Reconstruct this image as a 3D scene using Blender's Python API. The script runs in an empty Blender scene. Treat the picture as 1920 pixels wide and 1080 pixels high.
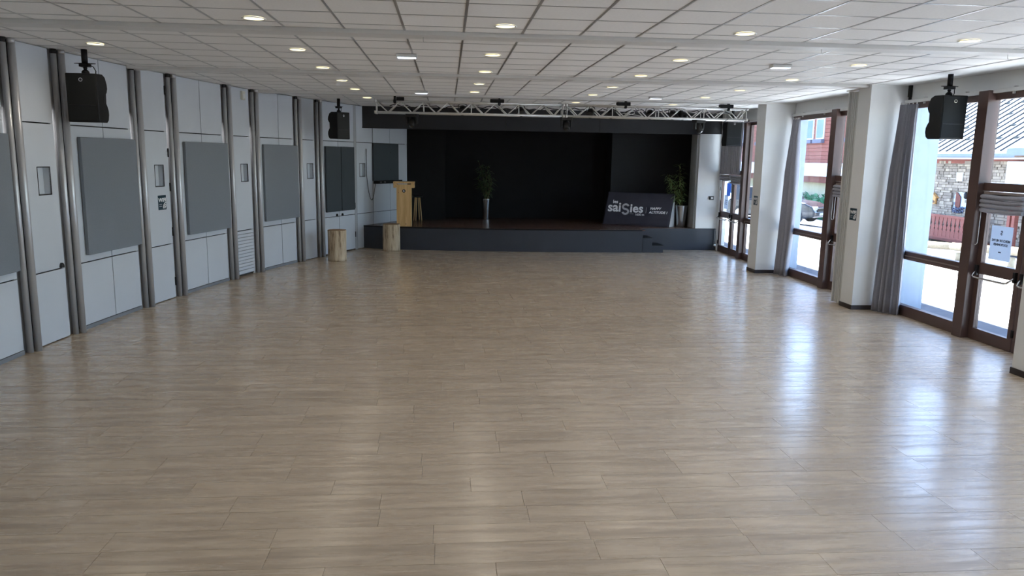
import bpy, bmesh, math, random
from mathutils import Vector, Matrix, noise
random.seed(7)
PI = math.pi
sc = bpy.context.scene
COL = sc.collection

# ------------------------------------------------------------------ camera
F_PX, PITCH, YAW, ROLL = 1422.597, 0.169869, 0.086728, 0.016676
CAM_H = 2.43
def cam_matrix():
    Rz = Matrix(((math.cos(YAW), -math.sin(YAW), 0), (math.sin(YAW), math.cos(YAW), 0), (0, 0, 1)))
    B = Matrix(((1, 0, 0), (0, 0, -1), (0, 1, 0)))
    Rx = Matrix(((1, 0, 0), (0, math.cos(PITCH), -math.sin(PITCH)), (0, math.sin(PITCH), math.cos(PITCH))))
    Rr = Matrix(((math.cos(ROLL), -math.sin(ROLL), 0), (math.sin(ROLL), math.cos(ROLL), 0), (0, 0, 1)))
    return Rr @ Rx @ B @ Rz          # world -> camera (x right, y down, z forward)
RC = cam_matrix()
cam = bpy.data.cameras.new('camera')
cam.sensor_width = 36; cam.lens = F_PX / 1920 * 36; cam.clip_end = 500; cam.clip_start = 0.05
camo = bpy.data.objects.new('camera', cam); COL.objects.link(camo)
M = Matrix((RC[0], -RC[1], -RC[2])).transposed().to_4x4()
M.translation = (0, 0, CAM_H)
camo.matrix_world = M
sc.camera = camo
def project(p):
    c = RC @ (Vector(p) - Vector((0, 0, CAM_H)))
    if c.z < 0.05: return None
    return 960 + F_PX * c.x / c.z, 540 + F_PX * c.y / c.z, c.z

# ------------------------------------------------------------------ world, sun, exposure
SUN_EL, SUN_AZ = math.radians(58), math.radians(80)     # azimuth measured from +X towards +Y
w = bpy.data.worlds.new('sky'); sc.world = w; w.use_nodes = True
nt = w.node_tree; nt.nodes.clear()
sky = nt.nodes.new('ShaderNodeTexSky'); sky.sky_type = 'NISHITA'; sky.sun_disc = False
sky.sun_elevation = SUN_EL; sky.sun_rotation = PI / 2 - SUN_AZ; sky.altitude = 1600; sky.dust_density = 2.0
bg = nt.nodes.new('ShaderNodeBackground'); bg.inputs[1].default_value = 0.55
wo = nt.nodes.new('ShaderNodeOutputWorld')
nt.links.new(sky.outputs[0], bg.inputs[0]); nt.links.new(bg.outputs[0], wo.inputs[0])
sun = bpy.data.lights.new('sun', 'SUN'); sun.energy = 22.0; sun.angle = math.radians(0.53); sun.color = (1, 0.97, 0.93)
suno = bpy.data.objects.new('sun', sun); COL.objects.link(suno)
sd = Vector((math.cos(SUN_EL) * math.cos(SUN_AZ), math.cos(SUN_EL) * math.sin(SUN_AZ), math.sin(SUN_EL)))
suno.rotation_euler = sd.to_track_quat('Z', 'Y').to_euler(); suno.location = (10, 30, 30)
sc.view_settings.view_transform = 'Standard'; sc.view_settings.look = 'None'
sc.view_settings.gamma = 1; sc.view_settings.use_curve_mapping = False
sc.view_settings.exposure = 1.3
LAMP = 7.0           # watts of each downlight
sc.cycles.max_bounces = 8; sc.cycles.diffuse_bounces = 4; sc.cycles.adaptive_threshold = 0.02; sc.cycles.glossy_bounces = 3; sc.cycles.transparent_max_bounces = 8

# ------------------------------------------------------------------ materials
def lin(c): return tuple(((x / 12.92) if x <= 0.04045 else ((x + 0.055) / 1.055) ** 2.4) for x in (v / 255 for v in c))
MATS = {}
def mat(name, rgb, rough=0.6, metal=0.0, spec=0.5, var=0.0, scale=6.0, stretch=(1, 1, 1), bump=0.0, bscale=None, coat=0.0, rvar=0.0, emit=None, es=0.0, coord='Object'):
    m = bpy.data.materials.new(name); m.use_nodes = True
    n = m.node_tree; b = n.nodes['Principled BSDF']
    c = (*lin(rgb), 1)
    b.inputs['Base Color'].default_value = c
    b.inputs['Roughness'].default_value = rough; b.inputs['Metallic'].default_value = metal
    b.inputs['Specular IOR Level'].default_value = spec; b.inputs['Coat Weight'].default_value = coat
    if emit: b.inputs['Emission Color'].default_value = (*lin(emit), 1); b.inputs['Emission Strength'].default_value = es
    if var or bump or rvar:
        tc = n.nodes.new('ShaderNodeTexCoord'); mp = n.nodes.new('ShaderNodeMapping'); mp.inputs['Scale'].default_value = stretch
        n.links.new(tc.outputs[coord], mp.inputs[0])
        nz = n.nodes.new('ShaderNodeTexNoise'); nz.inputs['Scale'].default_value = scale; nz.inputs['Detail'].default_value = 6
        n.links.new(mp.outputs[0], nz.inputs['Vector'])
        if var:
            r = n.nodes.new('ShaderNodeValToRGB')
            r.color_ramp.elements[0].position = 0.3; r.color_ramp.elements[1].position = 0.7
            r.color_ramp.elements[0].color = (*(max(0, x * (1 - var)) for x in c[:3]), 1)
            r.color_ramp.elements[1].color = (*(min(1, x * (1 + var)) for x in c[:3]), 1)
            n.links.new(nz.outputs[0], r.inputs[0]); n.links.new(r.outputs[0], b.inputs['Base Color'])
        if rvar:
            mr = n.nodes.new('ShaderNodeMapRange'); mr.inputs[3].default_value = max(0, rough - rvar); mr.inputs[4].default_value = rough + rvar
            n.links.new(nz.outputs[0], mr.inputs[0]); n.links.new(mr.outputs[0], b.inputs['Roughness'])
        if bump:
            nb = nz
            if bscale:
                nb = n.nodes.new('ShaderNodeTexNoise'); nb.inputs['Scale'].default_value = bscale; nb.inputs['Detail'].default_value = 4
                n.links.new(mp.outputs[0], nb.inputs['Vector'])
            bp = n.nodes.new('ShaderNodeBump'); bp.inputs['Strength'].default_value = bump; bp.inputs['Distance'].default_value = 0.02
            n.links.new(nb.outputs[0], bp.inputs['Height']); n.links.new(bp.outputs[0], b.inputs['Normal'])
    MATS[name] = m
    return m

mat('wall_white', (204, 209, 216), 0.55, var=0.03, scale=1.5)
mat('plaster', (226, 226, 224), 0.8, var=0.02, scale=3, bump=0.05, bscale=60)
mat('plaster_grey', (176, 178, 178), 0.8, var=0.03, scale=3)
mat('joint_dark', (70, 72, 76), 0.8, var=0.1)
mat('jamb', (176, 178, 182), 0.5, var=0.04)
mat('steel', (196, 196, 198), 0.34, 0.4, var=0.03, scale=4, stretch=(30, 30, 0.6), rvar=0.06)
mat('steel_dark', (60, 60, 62), 0.5, 0.8, var=0.1)
mat('acoustic', (130, 135, 142), 0.95, spec=0.15, var=0.05, scale=120, bump=0.1)
mat('acoustic_dark', (74, 80, 84), 0.95, spec=0.15, var=0.05, scale=120, bump=0.1)
mat('baseboard_grey', (128, 132, 138), 0.5, var=0.05)
mat('baseboard_dark', (52, 44, 42), 0.45, var=0.08)
mat('tile', (244, 242, 239), 0.92, spec=0.2, var=0.025, scale=40, bump=0.06, bscale=200)
mat('gridbar', (190, 188, 186), 0.3, 0.7, var=0.03)
mat('beam', (222, 220, 216), 0.42, var=0.02, scale=2)
mat('black_matte', (30, 30, 31), 0.85, spec=0.25, var=0.1, scale=3)
mat('black_header', (40, 41, 44), 0.6, spec=0.4, var=0.08, scale=2)
mat('black_plastic', (17, 18, 19), 0.5, var=0.1, scale=30)
mat('black_grille', (24, 26, 26), 0.6, 0.0, spec=0.25, var=0.2, scale=260)
mat('speaker_back', (15, 16, 17), 0.42, spec=0.3, var=0.1)
mat('black_metal', (20, 20, 22), 0.45, 0.4, var=0.1)
mat('stage_fascia', (52, 56, 64), 0.5, var=0.10, scale=2.2, rvar=0.1)
mat('aluminium', (214, 212, 208), 0.38, 0.7, var=0.06, scale=8)
mat('pot_metal', (178, 180, 182), 0.25, 1.0, var=0.06, scale=5, rvar=0.05)
mat('soil', (48, 38, 30), 0.95, var=0.3, scale=40)
mat('leaf', (74, 100, 58), 0.5, var=0.35, scale=9)
mat('leaf_light', (112, 134, 80), 0.5, var=0.3, scale=9)
mat('stem', (98, 92, 60), 0.7, var=0.2)
mat('fabric_dark', (62, 61, 70), 0.85, spec=0.2, var=0.06, scale=4, bump=0.12, bscale=7)
mat('print_white', (235, 235, 236), 0.7, var=0.01)
mat('print_grey', (190, 190, 194), 0.7, var=0.01)
mat('print_tan', (226, 206, 170), 0.7, var=0.02)
mat('board_white', (215, 215, 215), 0.6, var=0.02)
mat('curtain', (172, 171, 178), 0.9, spec=0.2, var=0.06, scale=30, bump=0.05, bscale=300)
mat('curtain_dark', (178, 178, 184), 0.9, spec=0.2, var=0.06, scale=30)
mat('frame_brown', (88, 67, 61), 0.38, var=0.10, scale=3, stretch=(1, 1, 0.2))
mat('frame_strip', (150, 136, 128), 0.4, var=0.04)
mat('rail_white', (218, 217, 214), 0.45, var=0.02)
mat('sign_teal', (34, 62, 76), 0.4, var=0.05)
mat('paper', (214, 224, 236), 0.8, var=0.01)
mat('paper_blue', (110, 160, 225), 0.6, var=0.03)
mat('ink', (60, 66, 84), 0.7, var=0.02)
mat('cord', (206, 204, 198), 0.6, var=0.03)
mat('plastic_white', (226, 226, 222), 0.4, var=0.02)
mat('plastic_cream', (214, 212, 198), 0.45, var=0.02)
mat('accordion', (196, 195, 190), 0.5, var=0.03)
mat('chrome', (205, 205, 205), 0.2, 1.0, var=0.04)
mat('lamp_lit', (255, 244, 214), 0.5, emit=(255, 245, 205), es=0.8, var=0.001)
mat('lamp_emergency', (235, 242, 255), 0.4, emit=(225, 238, 255), es=0.9, var=0.001)
mat('asphalt', (84, 88, 98), 0.9, var=0.12, scale=3, bump=0.2, bscale=80)
mat('terrace', (198, 201, 206), 0.9, var=0.08, scale=1.5, bump=0.15, bscale=40)
mat('gravel', (176, 170, 158), 0.95, var=0.3, scale=25, bump=0.3)
mat('grass', (120, 150, 62), 0.8, var=0.3, scale=12)
mat('hedge', (74, 130, 92), 0.8, var=0.4, scale=5)
mat('bark_pale', (196, 180, 152), 0.85, var=0.18, scale=6, stretch=(1, 6, 6), bump=0.3)
mat('red_wood', (150, 86, 74), 0.7, var=0.15, scale=5, stretch=(1, 1, 5), bump=0.1)
mat('red_wood_dark', (122, 66, 56), 0.7, var=0.15, scale=5)
mat('roof_metal', (176, 182, 190), 0.35, 0.3, var=0.03)
mat('roof_seam', (54, 60, 68), 0.4, 0.3, var=0.05)
mat('gutter', (116, 128, 150), 0.5, 0.2, var=0.05)
mat('stucco_cream', (222, 212, 186), 0.9, var=0.06, scale=4)
mat('stucco_white', (236, 238, 240), 0.85, var=0.03)
mat('outer_shade_blue', (150, 164, 184), 0.6, var=0.04)  # blue-grey of the piers' shaded side, put into the colour
mat('old_stucco', (150, 140, 130), 0.9, var=0.1, scale=3)
mat('house_wood', (206, 152, 88), 0.6, var=0.15, scale=8, stretch=(1, 1, 6))
mat('old_wood', (120, 98, 84), 0.8, var=0.2, scale=6)
mat('car_paint', (44, 48, 56), 0.25, 0.3, coat=0.6, var=0.02)
mat('car_blue', (150, 172, 205), 0.3, 0.2, coat=0.5, var=0.02)
mat('car_glass', (30, 34, 40), 0.08, var=0.01)
mat('rubber', (26, 26, 27), 0.8, var=0.1)
mat('headlight', (214, 220, 226), 0.15, 0.4, var=0.02)
mat('window_pane_far', (150, 172, 196), 0.1, 0.2, var=0.05)
mat('flower', (112, 116, 138), 0.8, var=0.4, scale=20)

def glass_material():
    m = bpy.data.materials.new('window_glass'); m.use_nodes = True; n = m.node_tree; n.nodes.clear()
    o = n.nodes.new('ShaderNodeOutputMaterial'); mx = n.nodes.new('ShaderNodeMixShader')
    t = n.nodes.new('ShaderNodeBsdfTransparent'); t.inputs[0].default_value = (0.93, 0.96, 0.97, 1)
    g = n.nodes.new('ShaderNodeBsdfGlossy'); g.inputs['Roughness'].default_value = 0.02
    lw = n.nodes.new('ShaderNodeLayerWeight'); lw.inputs[0].default_value = 0.5          # Facing = 1 - cos
    pw = n.nodes.new('ShaderNodeMath'); pw.operation = 'POWER'; n.links.new(lw.outputs['Facing'], pw.inputs[0]); pw.inputs[1].default_value = 5
    fr = n.nodes.new('ShaderNodeMapRange'); n.links.new(pw.outputs[0], fr.inputs[0]); fr.inputs[3].default_value = 0.03; fr.inputs[4].default_value = 1.0
    n.links.new(fr.outputs[0], mx.inputs[0]); n.links.new(t.outputs[0], mx.inputs[1]); n.links.new(g.outputs[0], mx.inputs[2])
    n.links.new(mx.outputs[0], o.inputs[0]); MATS['glass'] = m
glass_material()

def translucent(name, k):
    m = MATS[name]; n = m.node_tree; o = [q for q in n.nodes if q.type == 'OUTPUT_MATERIAL'][0]; b = n.nodes['Principled BSDF']
    t = n.nodes.new('ShaderNodeBsdfTranslucent'); mx = n.nodes.new('ShaderNodeMixShader'); mx.inputs[0].default_value = k
    t.inputs[0].default_value = b.inputs['Base Color'].default_value
    n.links.new(b.outputs[0], mx.inputs[1]); n.links.new(t.outputs[0], mx.inputs[2]); n.links.new(mx.outputs[0], o.inputs[0])
translucent('curtain', 0.2); translucent('paper', 0.35); translucent('paper_blue', 0.35)
PLANK_L, PLANK_W = 1.02, 0.25
def row_shift(r): return (r * 0.377 + 0.13 * ((r * 7) % 5)) % 1.0
def floor_material(name, base, dark, L, W, across=True, rough=0.36, amp=0.10, bumpk=0.06, spec=0.5, coat=0.0):
    """wood plank: tone per plank, long grain streaks and small dark knots, all in the plank's own plane"""
    m = bpy.data.materials.new(name); m.use_nodes = True; n = m.node_tree; b = n.nodes['Principled BSDF']
    N = n.nodes.new; lk = n.links.new
    b.inputs['Specular IOR Level'].default_value = spec; b.inputs['Coat Weight'].default_value = coat; b.inputs['Coat Roughness'].default_value = 0.2
    geo = N('ShaderNodeNewGeometry')
    oi = N('ShaderNodeObjectInfo')
    at = N('ShaderNodeAttribute'); at.attribute_name = 'tone'
    sep = N('ShaderNodeSeparateXYZ'); lk(geo.outputs['Position'], sep.inputs[0])
    # tone: per object random + per face attribute
    add = N('ShaderNodeMath'); add.operation = 'ADD'; lk(oi.outputs['Random'], add.inputs[0]); lk(at.outputs['Fac'], add.inputs[1])
    fr = N('ShaderNodeMath'); fr.operation = 'FRACT'; lk(add.outputs[0], fr.inputs[0])
    # grain coordinates, shifted by the plank's tone so neighbours do not line up
    cmb = N('ShaderNodeCombineXYZ')
    def mul(sock, k):
        q = N('ShaderNodeMath'); q.operation = 'MULTIPLY'; lk(sock, q.inputs[0]); q.inputs[1].default_value = k; return q.outputs[0]
    a, c = ('X', 'Y') if across else ('Y', 'X')
    lk(mul(sep.outputs[a], 0.9), cmb.inputs[0]); lk(mul(sep.outputs[c], 11.0), cmb.inputs[1]); lk(mul(fr.outputs[0], 37.0), cmb.inputs[2])
    n1 = N('ShaderNodeTexNoise'); n1.inputs['Scale'].default_value = 1.3; n1.inputs['Detail'].default_value = 5; n1.inputs['Roughness'].default_value = 0.6
    lk(cmb.outputs[0], n1.inputs['Vector'])
    cmb2 = N('ShaderNodeCombineXYZ')
    lk(mul(sep.outputs[a], 3.0), cmb2.inputs[0]); lk(mul(sep.outputs[c], 60.0), cmb2.inputs[1]); lk(mul(fr.outputs[0], 91.0), cmb2.inputs[2])
    n2 = N('ShaderNodeTexNoise'); n2.inputs['Scale'].default_value = 1.5; n2.inputs['Detail'].default_value = 3
    lk(cmb2.outputs[0], n2.inputs['Vector'])
    r1 = N('ShaderNodeMapRange'); r1.inputs[1].default_value = 0.40; r1.inputs[2].default_value = 0.72; lk(n1.outputs[0], r1.inputs[0])
    r2 = N('ShaderNodeMapRange'); r2.inputs[1].default_value = 0.55; r2.inputs[2].default_value = 0.85; r2.inputs[4].default_value = 0.45; lk(n2.outputs[0], r2.inputs[0])
    s = N('ShaderNodeMath'); s.operation = 'ADD'; s.use_clamp = True; lk(r1.outputs[0], s.inputs[0]); lk(r2.outputs[0], s.inputs[1])
    mix = N('ShaderNodeMix'); mix.data_type = 'RGBA'
    lk(mul(s.outputs[0], 0.75), mix.inputs[0]); mix.inputs[6].default_value = (*lin(base), 1); mix.inputs[7].default_value = (*lin(dark), 1)
    hs = N('ShaderNodeHueSaturation')
    vr = N('ShaderNodeMapRange'); vr.inputs[3].default_value = 1 - amp; vr.inputs[4].default_value = 1 + amp; lk(fr.outputs[0], vr.inputs[0])
    lk(vr.outputs[0], hs.inputs['Value']); lk(mix.outputs[2], hs.inputs['Color']); lk(hs.outputs[0], b.inputs['Base Color'])
    rr = N('ShaderNodeMapRange'); rr.inputs[3].default_value = rough - 0.05; rr.inputs[4].default_value = rough + 0.09; lk(s.outputs[0], rr.inputs[0]); lk(rr.outputs[0], b.inputs['Roughness'])
    bp = N('ShaderNodeBump'); bp.inputs['Strength'].default_value = bumpk; bp.inputs['Distance'].default_value = 0.01; lk(n2.outputs[0], bp.inputs['Height']); lk(bp.outputs[0], b.inputs['Normal'])
    MATS[name] = m
floor_material('floor_wood', (201, 183, 159), (152, 134, 114), PLANK_L, PLANK_W, amp=0.06, rough=0.27, bumpk=0.02, spec=0.8, coat=0.3)
mat('deck_wood', (108, 82, 70), 0.26, var=0.14, scale=1.6, stretch=(9, 0.8, 1))
floor_material('pine', (222, 186, 132), (190, 146, 92), 3, 0.2, across=False, rough=0.5, amp=0.05)

def pine_material():
    m = bpy.data.materials.new('pine_knots'); m.use_nodes = True; n = m.node_tree; b = n.nodes['Principled BSDF']; b.inputs['Roughness'].default_value = 0.5
    tc = n.nodes.new('ShaderNodeTexCoord')
    mp = n.nodes.new('ShaderNodeMapping'); mp.inputs['Scale'].default_value = (14, 14, 1.2); n.links.new(tc.outputs['Object'], mp.inputs[0])
    w1 = n.nodes.new('ShaderNodeTexNoise'); w1.inputs['Scale'].default_value = 1.4; w1.inputs['Detail'].default_value = 4; n.links.new(mp.outputs[0], w1.inputs['Vector'])
    rp = n.nodes.new('ShaderNodeValToRGB'); e = rp.color_ramp.elements
    e[0].position = .3; e[0].color = (*lin((226, 190, 134)), 1); e[1].position = .75; e[1].color = (*lin((196, 152, 94)), 1); n.links.new(w1.outputs[0], rp.inputs[0])
    vo = n.nodes.new('ShaderNodeTexVoronoi'); vo.inputs['Scale'].default_value = 5.5; n.links.new(tc.outputs['Object'], vo.inputs['Vector'])
    mr = n.nodes.new('ShaderNodeMapRange'); mr.inputs[1].default_value = 0.06; mr.inputs[2].default_value = 0.10; mr.inputs[3].default_value = 0.8; mr.inputs[4].default_value = 0; n.links.new(vo.outputs[0], mr.inputs[0])
    mx = n.nodes.new('ShaderNodeMix'); mx.data_type = 'RGBA'; n.links.new(mr.outputs[0], mx.inputs[0]); n.links.new(rp.outputs[0], mx.inputs[6]); mx.inputs[7].default_value = (*lin((104, 62, 34)), 1)
    n.links.new(mx.outputs[2], b.inputs['Base Color']); MATS['pine_knots'] = m
pine_material()

def bark_material():
    m = bpy.data.materials.new('log_wood'); m.use_nodes = True; n = m.node_tree; b = n.nodes['Principled BSDF']; b.inputs['Roughness'].default_value = 0.85
    tc = n.nodes.new('ShaderNodeTexCoord')
    mp = n.nodes.new('ShaderNodeMapping'); mp.inputs['Scale'].default_value = (16, 16, 2.2); n.links.new(tc.outputs['Object'], mp.inputs[0])
    w1 = n.nodes.new('ShaderNodeTexNoise'); w1.inputs['Scale'].default_value = 1.0; w1.inputs['Detail'].default_value = 7; w1.inputs['Roughness'].default_value = 0.65; n.links.new(mp.outputs[0], w1.inputs['Vector'])
    rp = n.nodes.new('ShaderNodeValToRGB'); e = rp.color_ramp.elements
    e[0].position = .33; e[0].color = (*lin((112, 88, 66)), 1); e[1].position = .46; e[1].color = (*lin((190, 168, 138)), 1)
    q = e.new(.68); q.color = (*lin((220, 204, 176)), 1)
    n.links.new(w1.outputs[0], rp.inputs[0]); n.links.new(rp.outputs[0], b.inputs['Base Color'])
    bp = n.nodes.new('ShaderNodeBump'); bp.inputs['Strength'].default_value = .5; bp.inputs['Distance'].default_value = .03
    n.links.new(w1.outputs[0], bp.inputs['Height']); n.links.new(bp.outputs[0], b.inputs['Normal']); MATS['log_wood'] = m
bark_material()
mat('log_end', (150, 122, 92), 0.85, var=0.2, scale=10)

# ------------------------------------------------------------------ mesh helpers
def box(bm, x0, x1, y0, y1, z0, z1):
    vs = [bm.verts.new(v) for v in ((x0, y0, z0), (x1, y0, z0), (x1, y1, z0), (x0, y1, z0), (x0, y0, z1), (x1, y0, z1), (x1, y1, z1), (x0, y1, z1))]
    return [bm.faces.new([vs[i] for i in f]) for f in ((0, 3, 2, 1), (4, 5, 6, 7), (0, 1, 5, 4), (1, 2, 6, 5), (2, 3, 7, 6), (3, 0, 4, 7))]
def tube(bm, p0, p1, r0, r1=None, seg=12, cap=True):
    r1 = r0 if r1 is None else r1
    p0, p1 = Vector(p0), Vector(p1); d = (p1 - p0).normalized()
    u = d.orthogonal().normalized(); v = d.cross(u)
    a = [bm.verts.new(p0 + r0 * (math.cos(2 * PI * i / seg) * u + math.sin(2 * PI * i / seg) * v)) for i in range(seg)]
    b = [bm.verts.new(p1 + r1 * (math.cos(2 * PI * i / seg) * u + math.sin(2 * PI * i / seg) * v)) for i in range(seg)]
    for i in range(seg):
        f = bm.faces.new((a[i], a[(i + 1) % seg], b[(i + 1) % seg], b[i])); f.smooth = True
    if cap: bm.faces.new(a[::-1]); bm.faces.new(b)
def path(bm, pts, r, seg=8):
    pts = [Vector(p) for p in pts]; rings = []
    u = (pts[1] - pts[0]).normalized().orthogonal().normalized()
    for i, p in enumerate(pts):
        d = (pts[min(i + 1, len(pts) - 1)] - pts[max(i - 1, 0)]).normalized()
        u = (u - d * u.dot(d)).normalized(); v = d.cross(u)
        rings.append([bm.verts.new(p + r * (math.cos(2 * PI * k / seg) * u + math.sin(2 * PI * k / seg) * v)) for k in range(seg)])
    for a, b in zip(rings, rings[1:]):
        for k in range(seg):
            f = bm.faces.new((a[k], a[(k + 1) % seg], b[(k + 1) % seg], b[k])); f.smooth = True
    bm.faces.new(rings[0][::-1]); bm.faces.new(rings[-1])
def lathe(bm, prof, seg=28, cap0=True, cap1=True, c=(0, 0)):
    rings = [[bm.verts.new((c[0] + r * math.cos(2 * PI * k / seg), c[1] + r * math.sin(2 * PI * k / seg), z)) for k in range(seg)] for r, z in prof]
    for a, b in zip(rings, rings[1:]):
        for k in range(seg):
            f = bm.faces.new((a[k], a[(k + 1) % seg], b[(k + 1) % seg], b[k])); f.smooth = True
    if cap0: bm.faces.new(rings[0][::-1])
    if cap1: bm.faces.new(rings[-1])
def prism(bm, poly, fn0, fn1):
    a = [bm.verts.new(fn0(*p)) for p in poly]; b = [bm.verts.new(fn1(*p)) for p in poly]
    bm.faces.new(a[::-1]); bm.faces.new(b)
    for i in range(len(poly)):
        j = (i + 1) % len(poly); bm.faces.new((a[i], a[j], b[j], b[i]))
def new(): return bmesh.new()
def mesh_of(bm, name, fix=True):
    if fix: bmesh.ops.recalc_face_normals(bm, faces=bm.faces)
    me = bpy.data.meshes.new(name); bm.to_mesh(me); bm.free(); return me
def obj(name, bm, m, parent=None, loc=(0, 0, 0), rz=0.0, bevel=0.0, rot=None):
    me = bm if isinstance(bm, bpy.types.Mesh) else mesh_of(bm, name)
    o = bpy.data.objects.new(name, me); COL.objects.link(o)
    if not me.materials: me.materials.append(MATS[m])
    o.location = loc; o.rotation_euler = rot or (0, 0, rz)
    if parent: o.parent = parent
    if bevel:
        bv = o.modifiers.new('bevel', 'BEVEL'); bv.width = bevel; bv.segments = 2; bv.limit_method = 'ANGLE'; bv.angle_limit = math.radians(40)
    return o
def tag(o, label, cat, group=None, kind=None):
    o['label'] = label; o['category'] = cat
    if group: o['group'] = group
    if kind: o['kind'] = kind
    return o
def thing(name, label, cat, loc=(0, 0, 0), rz=0.0, group=None, kind=None):
    o = bpy.data.objects.new(name, None); COL.objects.link(o); o.location = loc; o.rotation_euler = (0, 0, rz); o.empty_display_size = 0.1
    return tag(o, label, cat, group, kind)
def copy_tree(o, parent=None):
    c = o.copy(); COL.objects.link(c)
    if parent: c.parent = parent
    for ch in list(o.children): copy_tree(ch, c)
    return c
def bxo(name, m, parent, x0, x1, y0, y1, z0, z1, bevel=0.0):
    b = new(); box(b, x0, x1, y0, y1, z0, z1); return obj(name, b, m, parent, bevel=bevel)
def text_mesh(name, s, size, m, parent, mw, bold=0.0, shear=0.0, spacing=1.0, align='LEFT', depth=0.0008):
    cu = bpy.data.curves.new(name, 'FONT'); cu.body = s; cu.size = size; cu.offset = bold; cu.shear = shear; cu.space_character = spacing
    cu.align_x = align; cu.extrude = depth; cu.resolution_u = 3
    t = bpy.data.objects.new(name, cu); COL.objects.link(t)
    dg = bpy.context.evaluated_depsgraph_get(); dg.update()
    me = bpy.data.meshes.new_from_object(t.evaluated_get(dg)); bpy.data.objects.remove(t)
    me.materials.clear(); me.materials.append(MATS[m])
    me.transform(mw)
    o = bpy.data.objects.new(name, me); COL.objects.link(o)
    if parent: o.parent = parent
    return o
def basis(ex, ey, ez, loc):
    m = Matrix((Vector(ex), Vector(ey), Vector(ez))).transposed().to_4x4(); m.translation = loc; return m

# ------------------------------------------------------------------ setting: left wall arc
CX, CY, RR = 24.88, 7.5, 30.0
def arc_x(y): return CX - math.sqrt(RR * RR - (y - CY) ** 2)
def arc_p(y, n=0.0):
    a = math.asin((y - CY) / RR); return Vector((CX - (RR - n) * math.cos(a), CY + (RR - n) * math.sin(a), 0))
CEIL = 3.694
XR = 7.45
Y_BACK, Y_STAGE = -2.0, 20.4

# floor --------------------------------------------------------------
b = new()
ys = [Y_BACK + i * (Y_STAGE + 0.2 - Y_BACK) / 24 for i in range(25)]
L = [b.verts.new((arc_x(y) - 0.2, y, -0.03)) for y in ys]; Rv = [b.verts.new((XR + 0.1, y, -0.03)) for y in ys]
for i in range(24): b.faces.new((L[i], Rv[i], Rv[i + 1], L[i + 1]))
floor = tag(obj('floor', b, 'joint_dark'), 'pale greige wood plank floor of the hall', 'floor', kind='structure')
pb = new(); G = 0.0011
x0, x1, y0, y1 = G, PLANK_L - G, G, PLANK_W - G
box(pb, x0, x1, y0, y1, -0.02, 0.0)
plank_mesh = mesh_of(pb, 'plank'); plank_mesh.materials.append(MATS['floor_wood'])
cand, rest = [], []
r0 = int(math.floor(Y_BACK / PLANK_W)); r1 = int(math.ceil((Y_STAGE - 0.05) / PLANK_W))
for r in range(r0, r1):
    yb = 4.51 + (r - 18) * PLANK_W
    for k in range(-7, 9):
        xb = (k + row_shift(r)) * PLANK_L
        if xb + PLANK_L < arc_x(yb) + 0.02 or xb > XR - 0.02: continue
        p = [project((xb + a * PLANK_L, yb + c * PLANK_W, 0)) for a, c in ((0, 0), (1, 0), (1, 1), (0, 1), (.5, .5))]
        vis = yb > 3.6 and all(p) and any(-20 < q[0] < 1940 and -20 < q[1] < 1085 for q in p)
        edge = xb < arc_x(yb) + 0.03 or xb + PLANK_L > XR
        (cand if vis and not edge else rest).append((yb, xb))
cand.sort(); near, rest = cand[:296], rest + cand[296:]
for yb, xb in near:
    o = bpy.data.objects.new('plank', plank_mesh); COL.objects.link(o); o.parent = floor; o.location = (xb, yb, 0)
b = new(); tone = b.faces.layers.float.new('tone')
for yb, xb in rest:
    xa, xc = max(xb + G, arc_x(yb) - 0.1), min(xb + PLANK_L - G, XR + 0.08)
    t = random.random()
    for f in box(b, xa, xc, yb + G, yb + PLANK_W - G, -0.02, 0.0): f[tone] = t
o = obj('plank_field', b, 'floor_wood', floor); o['kind'] = 'stuff'

# ceiling --------------------------------------------------------------
GX0, GS = 0.166, 0.6
BEAMS = [(0.1 - 0.0, 0.36), (4.09, 4.35), (8.12, 8.38), (12.12, 12.38), (16.1, 16.36)]
BAYS = [(Y_BACK, 0.10, 0.0), (0.36, 4.09, 0.84), (4.35, 8.12, 4.833), (8.38, 12.12, 8.902), (12.38, 16.1, 12.93), (16.36, Y_STAGE, 16.93)]
X_PL = GX0 + GS * 11
b = new()
L = [b.verts.new((arc_x(y) - 0.3, y, CEIL + 0.012)) for y in ys]; Rv = [b.verts.new((XR + 0.3, y, CEIL + 0.012)) for y in ys]
for i in range(24): b.faces.new((L[i], L[i + 1], Rv[i + 1], Rv[i]))
ceiling = tag(obj('ceiling', b, 'beam'), 'suspended grid ceiling of square white tiles', 'ceiling', kind='structure')
tb = new(); box(tb, 0.008, GS - 0.008, 0.008, GS - 0.008, -0.002, 0.011)
tile_mesh = mesh_of(tb, 'tile'); tile_mesh.materials.append(MATS['tile'])
tiles, trest = [], []
HOLES = []
for (ya, yb, yo) in BAYS:
    lines = [ya] + [yo + GS * k for k in range(-2, 12) if ya + 0.05 < yo + GS * k < yb - 0.05] + [yb]
    for j in range(len(lines) - 1):
        u0, u1 = lines[j], lines[j + 1]
        for k in range(-10, 11):
            xa = GX0 + GS * k; xb = xa + GS
            lim = arc_x((u0 + u1) / 2)
            if xb < lim - 0.02: continue
            p = [project((x, y, CEIL)) for x in (xa, xb) for y in (u0, u1)]
            vis = u0 > 5 and all(p) and any(-5 < q[0] < 1925 and -2 < q[1] < 1085 for q in p)
            (tiles if vis else trest).append((u0, u1, xa, xb))
tiles.sort(); trest += tiles[298:]; tiles = tiles[:298]
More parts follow.
